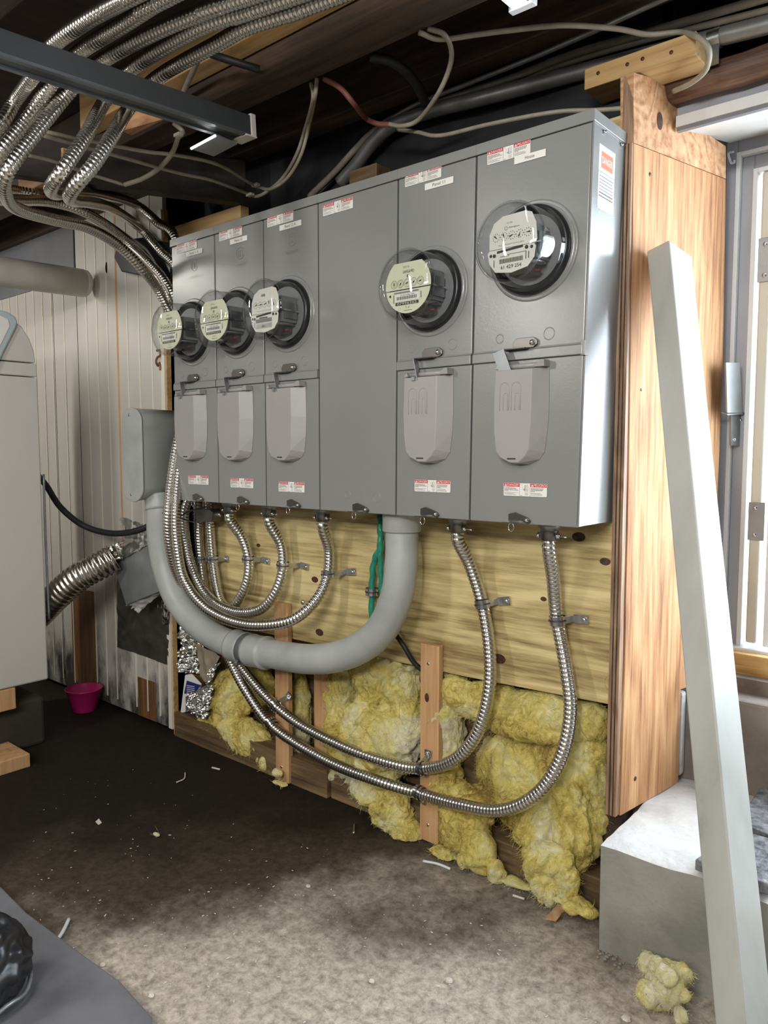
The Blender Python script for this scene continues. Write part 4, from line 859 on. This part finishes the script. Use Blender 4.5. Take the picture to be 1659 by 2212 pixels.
rope('white_cable', near_ceiling([(925, 62, 1.90), (960, 75, 1.885), (975, 110, 1.87), (970, 150, 1.85), (945, 205, 1.82)])+[A(905, 258, -.08), A(870, 272, -.08), A(840, 268, -.08)], .0055, wire, 'white cable hanging in a loop from the beam')
rope('red_cable', near_ceiling([(700, 170, 1.90), (735, 190, 1.87), (765, 225, 1.84)])+[A(790, 255, -.08), A(815, 267, -.08), A(842, 269, -.08)], .0065, redwire, 'dusty reddish cable curving down from the heavy beam')
rope('white_cable', [A(860, 280, -.03), A(900, 285, -.04), A(950, 293, -.05), A(1050, 270, -.06), A(1150, 250, -.05), A(1220, 240, -.03), A(1290, 238, -.01), A(1370, 232, .0)], .005, wire, 'white cable lying just above the right-hand cabinet tops')
rope('white_cable', near_ceiling([(685, 170, 1.90), (680, 210, 1.86)])+[A(668, 270, -.10), A(650, 335, -.08), A(620, 385, -.07), A(585, 408, -.06), A(560, 404, -.05)]+[at(545, 398, z=1.80), at(470, 355, z=1.80), at(380, 335, z=1.80), at(300, 325, z=1.80), at(100, 285, z=1.80)], .005, wire, 'upper white cable stapled along the dark plank and up to the beam')
rope('white_cable', near_ceiling([(672, 180, 1.90), (676, 215, 1.86)])+[A(660, 275, -.09), A(640, 335, -.07), A(610, 385, -.06), A(575, 415, -.05), A(555, 424, -.04)]+[at(540, 420, z=1.79), at(460, 390, z=1.79), at(380, 372, z=1.79), at(240, 333, z=1.79), at(95, 293, z=1.79)], .005, wire, 'lower white cable stapled along the dark plank')
rope('white_cable', near_ceiling([(375, 265, 1.87), (395, 285, 1.85)])+[at(385, 298, z=1.83), at(372, 330, z=1.80), at(345, 362, z=1.79), at(310, 385, z=1.78), at(270, 399, z=1.775)], .0065, wire, 'short white cable drooping from behind the dark rail')
rope('white_cable', [at(60, 335, z=1.80), at(120, 350, z=1.80), at(200, 378, z=1.79), at(268, 399, z=1.775)], .005, wire, 'white cable end running beside the bent conduits')
rope('white_cable', near_ceiling([(430, 125, 1.93), (405, 180, 1.93), (390, 215, 1.93)]), .007, wired, 'pale cable above the dark rail')
rope('black_cable', near_ceiling([(440, 110, 1.92), (480, 125, 1.92), (560, 150, 1.90)]), .009, blackr, 'black cable under the blond joist')
rope('black_cable', near_ceiling([(800, 122, 1.91), (850, 135, 1.90), (895, 175, 1.88), (920, 225, 1.86)]), .011, blackr, 'black cable arching down from the heavy beam', seg=12)
def staple(px, py, z, label):
    c = at(px, py, z=z); t = MB(); t.box(c+V((-.012, -.008, -.004)), c+V((.012, .006, .004)), capm)
    tag(t.build('cable_staple', capm, bevel=.001), label, 'staple', 'cable staples')
staple(553, 400, 1.80, 'pale staple holding the upper white cable'); staple(541, 421, 1.785, 'pale staple holding the lower white cable')
staple(386, 292, 1.835, 'pale staple on the short drooping cable')
# rail with cap
t = thing('ceiling_rail', (.52, -.30, 1.80), 'long dark metal rail with a pale end cap, crossing under the conduits', 'rail')
a = V((.52, -.305, 1.8215)); b = V((.52, -2.1, 1.715)); d = (b-a).normalized(); up = X.cross(d).normalized(); up = up if up.z > 0 else -up
L_ = (b-a).length/2; mid = (a+b)/2
MB().obox(mid, X*.028, up*.023, d*L_, rail).build('channel', rail, t, .002)
MB().obox(mid-up*.0245+X*.022, X*.006, up*.0025, d*L_, railb).obox(mid-up*.0245-X*.022, X*.006, up*.0025, d*L_, railb).build('lip', railb, t)
MB().obox(a-d*.004, X*.031, up*.027, d*.008, capm).obox(a+d*.004-up*.026, X*.031, up*.002, d*.018, capm).build('end_cap', capm, t, .002)
# plate with lamp edge below the rail end
t = thing('linear_lamp', at(455, 312, z=1.80), 'thin lit strip lamp on a grey metal plate below the rail end', 'lamp')
pl_ = [at(x_, y_, z=1.783) for x_, y_ in ((411, 322), (466, 292), (512, 312), (462, 338))]
MB().prism(pl_, Z*.004, galvd).build('mounting_plate', galvd, t)
q0, q1 = at(413, 321, z=1.777), at(465, 293, z=1.777); MB().tube([q0, q1], .0028, 8, lite).build('tube', lite, t)
# second fixture at the very top
t = thing('linear_lamp', at(1130, 10, z=1.85), 'ceiling strip lamp with a white end cap at the top edge', 'lamp')
c0 = at(1128, 18, z=1.83); 
MB().box((c0.x-.022, c0.y-.62, 1.835), (c0.x+.022, c0.y, 1.885), rail).build('housing', rail, t, .002)
MB().box((c0.x-.026, c0.y-.006, 1.829), (c0.x+.026, c0.y+.010, 1.888), whitep).build('end_cap', whitep, t, .002)
MB().box((c0.x-.016, c0.y-.61, 1.831), (c0.x+.014, c0.y-.008, 1.8345), lite).build('lens', lite, t)
# strap on the wall conduit
c = at(1545, 84, y=.09); m = MB(); m.tube([c-X*.012, c+X*.012], .020, 16, galv, caps=False); m.box(c+V((-.012, -.012, -.055)), c+V((.012, -.009, -.016)), galv)
tag(m.build('conduit_strap', galv), 'metal strap on the wall conduit above the window', 'strap')
#%%LEFT
# ================================================================ LEFT SIDE
# cream pipe
pe = A(134, 633, -.02); pa = V((pe.x-.02, -.0, pe.z)); 
t = thing('cream_pipe', pa, 'fat cream pipe reaching into the room above the white appliance', 'pipe')
zc = pe.z; xc = at(70, 622, y=-.25).x
MB().tube([V((xc, -.06, zc-.0)), V((xc, -.3, zc-.008)), V((xc, -1.8, zc-.055))], .052, 28, pipew).build('pipe_run', pipew, t)
MB().lathe([(.001, .0), (.040, .0), (.050, -.010), (.052, -.03)], V((xc, -.035, zc)), (0, 1, 0), 28, pipew).build('pipe_end', pipew, t)
# conduit bracket behind flexible conduits
m = MB(); m.prism([A(265, 545, -.01), A(262, 560, -.01), A(278, 590, -.01), A(318, 598, -.01), A(370, 640, -.01), A(385, 640, -.01), A(385, 530, -.01), A(330, 515, -.01), A(298, 520, -.01)], (0, -.03, 0), blackp)
tag(m.build('cable_bracket', blackp, bevel=.004), 'black lumpy bracket on the wall behind the left conduits', 'bracket')
# rusty pipe clamp
m = MB(); q = [A(344, 755, -.012), A(346, 768, -.012), A(340, 772, -.02), A(337, 781, -.02), A(341, 790, -.012), A(345, 784, -.008), A(346, 790, -.012), A(346, 800, -.012)]
m.tube(spline(q, 6), .004, 8, rusty); m.ball(A(340, 757, -.016), .005, blackr, 8); tag(m.build('pipe_clip', rusty), 'small rusty pipe clip on the cream panelling', 'clip')
# appliance
AX = -.50; AY0, AY1 = -1.12, -.358
t = thing('clothes_dryer', (AX-.3, -.75, .245), 'tall white appliance with a curved top and pale blue control panel, raised on blocks', 'appliance')
prof = [(AY0, .245), (AY1, .245), (AY1+.002, 1.283), (AY1+.012, 1.283)]
MB().box((AX-.62, AY0, .245), (AX, AY1, 1.272), appl).build('cabinet', appl, t, .006)
MB().box((AX-.615, AY0, 1.275), (AX-.005, AY1+.0, 1.318), appl).build('band', appl, t, .004)
arc = [(AY0, 1.321), (AY1-.004, 1.321), (AY1-.008, 1.36), (AY1-.022, 1.40), (AY1-.046, 1.436), (AY1-.08, 1.458), (AY1-.14, 1.470), (AY0+.1, 1.470), (AY0, 1.43)]
MB().prism([V((AX-.004, a, b)) for a, b in arc], V((-.61, 0, 0)), appl).build('curved_top', appl, t, .004)
arc2 = [(AY0-.02, 1.285), (AY1-.137, 1.285), (AY1-.104, 1.355), (AY1-.068, 1.425), (AY1-.060, 1.448), (AY1-.068, 1.464), (AY1-.092, 1.476), (AY1-.14, 1.480), (AY0-.02, 1.480)]
MB().prism([V((AX+.004, a, b)) for a, b in arc2], V((-.07, 0, 0)), applb).build('control_panel', applb, t, .006)
arc3 = [(AY1-.16, 1.285), (AY1-.130, 1.345), (AY1-.088, 1.43), (AY1-.092, 1.452), (AY1-.12, 1.462), (AY0, 1.462), (AY0, 1.285)]
MB().prism([V((AX+.0055, a, b)) for a, b in arc3], V((-.004, 0, 0)), white).build('panel_face', plain('panel_face', (.62, .66, .68), .3), t, .002)
MB().tube(spline([V((AX-.01, AY1+.012, .95)), V((AX-.02, AY1+.016, .7)), V((AX-.01, AY1+.014, .45))], 8), .004, 8, galvd).build('side_pipe', galvd, t)
# supports
tag(MB().box((-1.1, -1.05, .055 if False else 0), (-.565, -.345, .17)).build('concrete_block', blockm, bevel=.012), 'dark rough block under the white appliance', 'block')
tag(MB().box((-1.05, -1.1, .171), (-.50, -.47, .243)).build('wood_shim', strip, bevel=.003), 'splintered timber wedged between the dark block and the appliance', 'timber')
tag(MB().box((-.56, -1.2, 0), (-.40, -.475, .045)).build('wood_offcut', strip, bevel=.003), 'timber offcut lying on the floor against the dark block', 'timber')
# flex duct
DP = [at(20, 1370, y=-.30), at(60, 1345, y=-.30), at(85, 1325, y=-.30), at(120, 1290, y=-.29), at(165, 1250, y=-.25), at(210, 1225, y=-.2), at(246, 1205, y=-.15)]
pts = resample(spline(DP, 10), .003)
t = thing('flexible_duct', pts[-1], 'crinkled silver flexible duct between the white appliance and the wall box', 'duct')
MB().tube(pts, .05, 32, ductm, rfun=lambda i, th: .049+.0022*math.sin(i*1.05)+.003*noise.noise(V((i*.05, math.cos(th), math.sin(th))))).build('duct', ductm, t)
# crumpled sheet helper
def crumple(corners, amp, mat, name, label, cat, th=.0015, n=34, f=18, parent=None, ragged=.0, seed=0):
    a, b, c_, d_ = [V(p) for p in corners]; mb = MB(); vs = []
    nn = (b-a).cross(d_-a).normalized()
    for j in range(n+1):
        for i in range(n+1):
            u, v = i/n, j/n
            if ragged: 
                if i in (0, n): u += ragged*noise.noise(V((v*9, seed, i)))
                if j in (0, n): v += ragged*noise.noise(V((u*9, seed+5, j)))
            p = a.lerp(b, u).lerp(d_.lerp(c_, u), v)
            k = amp*(abs(noise.noise(p*f+V((seed, 0, 0))))*1.6+.6*noise.noise(p*f*3)); vs.append(p+nn*k)
    fs = [(j*(n+1)+i, j*(n+1)+i+1, (j+1)*(n+1)+i+1, (j+1)*(n+1)+i) for j in range(n) for i in range(n)]
    mb.add(vs, fs, mat, False); o = mb.build(name, mat, parent)
    s = o.modifiers.new('solid', 'SOLIDIFY'); s.thickness = th
    if label and not parent: tag(o, label, cat)
    return o
# wall vent box and patch
t = thing('vent_box', A(290, 1230, -.08), 'grey sheet metal duct box with torn tape, left of the big pipe', 'duct box')
F = [A(240, 1205, -.13), A(330, 1160, -.10), A(352, 1275, -.10), A(272, 1307, -.13)]
MB().prism(F, (0, .09, 0), galvd).build('metal_box', galvd, t, .002)
crumple([A(236, 1196, -.137), A(338, 1140, -.10), A(338, 1165, -.105), A(240, 1222, -.137)], .006, galv, 'foil_tape', None, None, parent=t, n=40, ragged=.2)
crumple([A(272, 1304, -.13), A(350, 1270, -.10), A(345, 1285, -.08), A(298, 1325, -.09)], .008, plast, 'torn_plastic', None, None, parent=t, n=20, ragged=.15)
crumple([A(208, 1192, -.165), A(262, 1168, -.15), A(262, 1205, -.14), A(212, 1228, -.17)], .012, foil, 'foil_collar', None, None, parent=t, n=30, ragged=.2, f=25)
crumple([A(250, 1240, -.012), A(366, 1290, -.012), A(362, 1436, -.012), A(252, 1398, -.012)], .006, tape, 'taped_patch', 'dark tape covered patch on the panelling below the duct box', 'patch', n=30, f=10, ragged=.02)
crumple([A(346, 1295, -.02), A(366, 1300, -.02), A(364, 1345, -.02), A(352, 1350, -.02)], .008, foil, 'tape_scrap', 'shiny crumpled tape end at the top right of the dark patch', 'tape', n=14)
crumple([A(258, 1115, -.006), A(318, 1135, -.006), A(322, 1170, -.006), A(262, 1160, -.006)], .006, mould, 'torn_panel', 'torn dirty opening in the panelling above the duct box', 'patch', n=16, ragged=.1)
# bowl
bc = at(189, 1533, z=0); bc = V((bc.x, bc.y-.012, 0))
t = MB().lathe([(.001, .001), (.042, .001), (.045, .004), (.068, .088), (.072, .090), (.070, .094), (.066, .090), (.043, .007), (.001, .006)], bc, (0, 0, 1), 40, pink)
tag(t.build('plastic_bowl', pink), 'pink plastic bowl on the floor by the stained panelling', 'bowl')
# foil facing scraps in the first bay
def Ai(px, py, y=.0): return A(px, py, y)
crumple([Ai(384, 1335, .01), Ai(432, 1368, .01), Ai(446, 1440, .01), Ai(382, 1420, .01)], .022, foil, 'foil_scrap', 'crumpled foil facing, top scrap in the corner bay', 'foil', n=44, f=26, seed=1)
crumple([Ai(380, 1415, -.005), Ai(424, 1420, -.005), Ai(430, 1456, -.005), Ai(380, 1452, -.005)], .018, foil, 'foil_scrap', 'crumpled foil facing, left scrap in the middle of the corner bay', 'foil', n=40, f=34, seed=2)
crumple([Ai(420, 1388, -.01), Ai(474, 1418, -.01), Ai(450, 1480, -.01), Ai(432, 1462, -.01)], .008, paper, 'paper_facing', 'folded dull paper facing hanging over the foil scraps', 'paper', n=30, f=14, seed=3)
crumple([Ai(444, 1455, -.015), Ai(470, 1430, -.015), Ai(455, 1478, -.015), Ai(446, 1482, -.015)], .014, foil, 'foil_scrap', 'small shiny foil edge beside the dull paper facing', 'foil', n=24, f=50, seed=4)
t = thing('printed_sheet', Ai(415, 1490, 0), 'white sheet with a dark blue printed panel tucked in the corner bay', 'sheet')
MB().prism([Ai(390, 1540, .005), Ai(400, 1458, .005), Ai(413, 1456, .005), Ai(434, 1478, .005), Ai(416, 1535, .005)], (0, .004, 0), white).build('sheet', white, t)
MB().prism([Ai(398, 1498, .004), Ai(404, 1470, .004), Ai(434, 1480, .004), Ai(420, 1500, .004)], (0, -.001, 0), blue).build('blue_panel', blue, t)
for k in range(5): MB().prism([Ai(403, 1480+k*4, .0026), Ai(420, 1483+k*4, .0026), Ai(420, 1484.2+k*4, .0026), Ai(403, 1481.2+k*4, .0026)], (0, .0008, 0), white).build('print_line', white, t)
crumple([Ai(400, 1505, -.02), Ai(448, 1478, -.02), Ai(450, 1500, -.02), Ai(398, 1540, -.02)], .006, galvd, 'foil_scrap', 'darker foil fold across the printed sheet', 'foil', n=20, f=20, seed=8)
crumple([Ai(408, 1498, -.03), Ai(462, 1478, -.03), Ai(440, 1555, -.03), Ai(398, 1536, -.03)], .02, foil, 'foil_scrap', 'brightest crumpled foil scrap on top of the bottom plate', 'foil', n=44, f=36, seed=6)
#%%INSULATION
# ================================================================ FIBREGLASS
def clump(name, ells, label, seed=0, strands=2600, parent=None, cat='insulation', sub=5, slen=1.):
    mb = MB(); rnd = random.Random(seed); so = V((seed*3.1, seed*.7, 0))
    for (c, rx, ry, rz, amp) in ells:
        bm = bmesh.new(); bmesh.ops.create_icosphere(bm, subdivisions=sub+(1 if rx*rz > .0042 else 0), radius=1)
        vs = []
        for v in bm.verts:
            p = v.co; q = V((p.x*rx, p.y*ry, p.z*rz))+c
            qs = V((q.x*1.25, q.y, q.z*.75))+so; wq = qs+noise.noise_vector(qs*9)*.035
            k = noise.noise(wq*8)*.9+abs(noise.noise(wq*19))*1.1-.25+abs(noise.noise(wq*47))*.42+noise.noise(wq*105)*.13
            dn = V((p.x/rx, p.y/ry, p.z/rz)).normalized()
            q2 = q+dn*(k*amp)+noise.noise_vector(q*11+so)*amp*.7; q2.z = max(q2.z, .004+.003*noise.noise(q*60)); q2.y = min(q2.y, .098); vs.append(q2)
        fs = [tuple(x.index for x in f.verts) for f in bm.faces]; bm.free(); mb.add(vs, fs, insul, True)
        S = len(vs)
        for _ in range(int(strands*(rx*rz)/.01)):
            q = vs[rnd.randrange(S)]
            if q.y > c.y+.012: continue
            d = V((rnd.uniform(-1, 1), rnd.uniform(-.35, .1), rnd.uniform(-1.2, .9))).normalized(); l = rnd.uniform(.006, .026)*slen; s_ = d.cross(V((rnd.random(), rnd.random(), rnd.random()))).normalized()*rnd.uniform(.0002, .0006)
            b = V((rnd.uniform(-1, 1), rnd.uniform(-.5, .3), rnd.uniform(-1, 1)))*l*.5
            P = [q, q+d*l*.35+b*.5, q+d*l*.7+b*.6-V((0, .001, 0)), q+d*l+b*.1]
            for w_ in P: w_.z = max(w_.z, .003)
            mb.add([P[0]-s_, P[0]+s_, P[1]-s_, P[1]+s_, P[2]-s_*.7, P[2]+s_*.7, P[3]], [(0, 1, 3, 2), (2, 3, 5, 4), (4, 5, 6)], insul, False)
    o = mb.build(name, insul, parent)
    if not parent: tag(o, label, cat)
    return o
def I(px, py, y=.03): return A(px, py, y)
INS = 'insulation_clump'
clump(INS, [(I(500, 1500, .04), .10, .04, .09, .024), (I(535, 1590, .030), .105, .05, .06, .024), (I(470, 1560, .03), .075, .045, .055, .022), (I(560, 1470, .05), .07, .03, .09, .018), (I(585, 1640, .02), .05, .03, .03, .016)], 'yellow fibreglass filling the bay between the foil scraps and the narrow batten', 1)
clump(INS, [(I(646, 1540, .065), .04, .03, .16, .014), (I(648, 1640, .04), .045, .04, .035, .016)], 'dull strip of fibreglass in the shadow just right of the narrow batten', 2)
clump(INS, [(I(735, 1560, .05), .065, .04, .16, .024), (I(835, 1470, .03), .12, .05, .085, .030), (I(815, 1590, .01), .115, .06, .115, .030), (I(880, 1540, .04), .05, .045, .15, .022), (I(760, 1640, .04), .08, .04, .04, .02)], 'big bright yellow fibreglass batt between the pale stud and the wide batten', 3)
clump(INS, [(I(800, 1700, -.0), .07, .045, .045, .024), (I(850, 1755, -.025), .058, .04, .075, .024), (I(765, 1682, .02), .06, .03, .03, .018), (I(875, 1800, -.03), .032, .03, .03, .018), (I(725, 1670, .03), .03, .03, .02, .014)], 'torn fibreglass hanging over the bottom plate left of the wide batten', 4)
clump(INS, [(I(965, 1560, .04), .040, .045, .17, .020), (I(985, 1490, .03), .06, .045, .045, .02), (I(962, 1700, .02), .045, .04, .10, .022)], 'narrow fibreglass strip just right of the wide batten', 5)
clump(INS, [(I(1070, 1525, .035), .15, .045, .06, .014), (I(1190, 1545, .035), .15, .045, .052, .014), (I(1120, 1562, .02), .15, .045, .032, .012), (I(1265, 1545, .04), .06, .04, .035, .014)], 'long folded fibreglass batt directly under the plywood edge', 6)
clump(INS, [(I(1130, 1680, .045), .12, .045, .13, .018), (I(1215, 1680, .04), .10, .04, .15, .018), (I(1060, 1650, .07), .05, .025, .07, .016), (I(1275, 1640, .05), .045, .03, .12, .016), (I(1240, 1750, .03), .07, .04, .08, .02)], 'large pale fibreglass batt behind the lowest conduit loop', 7)
clump(INS, [(I(1000, 1790, -.02), .058, .04, .05, .026), (I(955, 1853, -.045), .032, .025, .018, .018), (I(1035, 1842, -.05), .026, .025, .045, .020), (I(1072, 1885, -.06), .018, .018, .03, .014), (I(1020, 1735, .01), .06, .045, .055, .022), (I(1010, 1865, -.05), .014, .014, .035, .012)], 'ragged fibreglass tuft spilling on the floor right of the wide batten', 8)
clump(INS, [(I(1150, 1790, -.0), .075, .045, .07, .026), (I(1185, 1865, -.05), .046, .04, .055, .024), (I(1185, 1925, -.07), .032, .03, .035, .020), (I(1240, 1800, .0), .05, .04, .10, .024), (I(1238, 1955, -.075), .045, .028, .010, .014), (I(1110, 1905, -.05), .05, .02, .008, .010), (I(1225, 1900, -.06), .025, .025, .05, .018)], 'long fibreglass tuft hanging down to the floor near the step', 9)
clump(INS, [(I(1285, 1750, .035), .03, .03, .05, .014), (I(1290, 1700, .05), .026, .025, .04, .014)], 'small brownish fibreglass wad beside the dark stud', 10)
clump(INS, [(A(600, 1668, -.04), .018, .012, .012, .008), (A(605, 1690, -.045), .03, .012, .006, .007)], 'small fibreglass wad at the foot of the narrow batten', 11, sub=4)
fc = at(1446, 2128, z=.05); rb = random.Random(4)
clump('insulation_tuft', [(fc, .036, .032, .040, .016)]+[(fc+V((.040*math.cos(a)*rb.uniform(.7, 1.1), -.01+.02*math.sin(3*a), max(-.034, .042*math.sin(a)*rb.uniform(.8, 1.1)))), rb.uniform(.012, .02), .014, rb.uniform(.012, .022), .011) for a in [2*PI*i/9 for i in range(9)]], 'loose yellow fibreglass ball on the floor against the step', 12, strands=9000, slen=.5)
lc = at(338, 1802, z=.006); clump('insulation_tuft', [(lc, .012, .006, .004, .004)], 'tiny brown fibreglass crumb in the middle of the dark floor', 13, sub=3)
struct(MB().box((-.24, .096, .08), (1.40, .099, .5)).build('trim_4', plate))
#%%FLOORBITS
# ================================================================ FLOOR ITEMS
tag(MB().prism([at(-40, 1925, z=0), at(0, 1938, z=0), at(60, 2000, z=0), at(185, 2095, z=0), at(260, 2150, z=0), at(330, 2230, z=0), at(330, 2330, z=0), at(-200, 2330, z=0)], Z*.03, rubberm).build('grey_slab', rubberm, bevel=.004), 'bluish grey slab lying on the floor at the lower left', 'slab')
# black bag of coiled material on the slab
bcn = at(-52, 2095, z=.10); t = thing('black_sack', V((bcn.x, bcn.y, .03)), 'shiny black plastic sack standing at the lower left edge', 'sack')
bm = bmesh.new(); bmesh.ops.create_icosphere(bm, subdivisions=5, radius=1); vs = []
for v in bm.verts:
    p = v.co; q = V((bcn.x+p.x*.085, bcn.y+p.y*.085, .11+p.z*.078)); k = abs(math.sin(p.z*8+p.x*5+2*noise.noise(p*3)))*.007+.014*noise.noise(p*3); dn = p.normalized(); q += dn*k; q.z = max(q.z, .032); vs.append(q)
mb = MB(); mb.add(vs, [tuple(x.index for x in f.verts) for f in bm.faces], blackp, True); bm.free(); mb.build('sack', blackp, t)
mb = MB(); mb.tube([V((bcn.x+.088*math.cos(a), bcn.y+.088*math.sin(a), .062+.004*math.sin(a*7))) for a in [2*PI*i/40 for i in range(41)]], .004, 8, galvd, caps=False); mb.build('rim', galvd, t)
def stick(P, r, mat, name, label, cat, z=.004):
    q = [at(x_, y_, z=z) for x_, y_ in P]; m_ = MB(); m_.tube(spline(q, 5), r, 6, mat); return tag(m_.build(name, mat), label, cat)
stick([(149, 1985), (136, 2012), (124, 2030)], .004, whitep, 'white_strip', 'white plastic strip on the floor near the grey slab', 'strip')
stick([(914, 1860), (945, 1866), (973, 1877)], .0035, whitep, 'white_strip', 'white plastic strip on the floor beside the wide batten', 'strip')
stick([(400, 1669), (398, 1682), (381, 1690)], .0022, scrapm, 'wood_curl', 'thin pale curl on the dark floor left of the narrow batten', 'curl')
stick([(458, 1658), (475, 1662)], .003, scrapm, 'wood_chip', 'small brown chip on the floor near the bottom plate', 'chip')
stick([(1108, 1934), (1133, 1942)], .003, scrapm, 'wood_chip', 'pale sliver on the floor below the hanging fibreglass', 'chip')
stick([(765, 1780), (764, 1800)], .003, zinc, 'screw', 'loose shiny screw on the floor left of the wide batten', 'screw', .01)
crumple([at(1178, 1985, z=.01), at(1205, 1950, z=.03), at(1222, 1965, z=.035), at(1200, 1990, z=.01)], .008, leafm, 'dry_leaf', 'curled dry brown leaf under the hanging fibreglass', 'leaf', n=12)
crumple([at(205, 1772, z=.004), at(213, 1766, z=.006), at(219, 1773, z=.008), at(212, 1779, z=.004)], .003, scrapm, 'paper_scrap', 'small pale crumb on the dark floor at the left', 'scrap', n=6)
for (px, py, r, lb) in ((666, 1914, .006, 'white pebble on the bare floor'), (803, 2119, .006, 'white chip near the bottom edge'), (970, 2118, .008, 'pinkish chip near the bottom middle'), (1353, 2200, .009, 'white chip near the bottom right'), (222, 2084, .006, 'white flake beside the grey slab'), (327, 2150, .006, 'pale flake by the slab tip')):
    c = at(px, py, z=r*.4); m_ = MB(); m_.lathe([(.0005, -r*.35), (r, -.1*r), (r*.8, r*.3), (.0005, r*.4)], c, (.1, .1, 1), 7, scrapm, False); tag(m_.build('floor_chip', scrapm), lb, 'chip', 'chips on the floor')
m = MB(); rnd = random.Random(11)
for i in range(420):
    px = rnd.uniform(60, 1290); py = 1640+(rnd.random()**.75)*570
    if py < 1640+(px-400)*.42+60: continue
    c = at(px, py, z=.0015)
    if py > 1945+px*.87 and px < 330: continue
    r = rnd.uniform(.0004, .0011)*(.6+rnd.random()); a = rnd.uniform(0, PI); u = V((math.cos(a), math.sin(a), 0))*r*rnd.uniform(1, 3); v = V((-math.sin(a), math.cos(a), 0))*r
    m.add([c-u-v, c+u-v, c+u+v, c-u+v, c+Z*r], [(0, 1, 4), (1, 2, 4), (2, 3, 4), (3, 0, 4)], scrapm)
tag(m.build('sawdust', scrapm), 'scattered pale dust and shavings over the concrete floor', 'debris', kind='stuff')
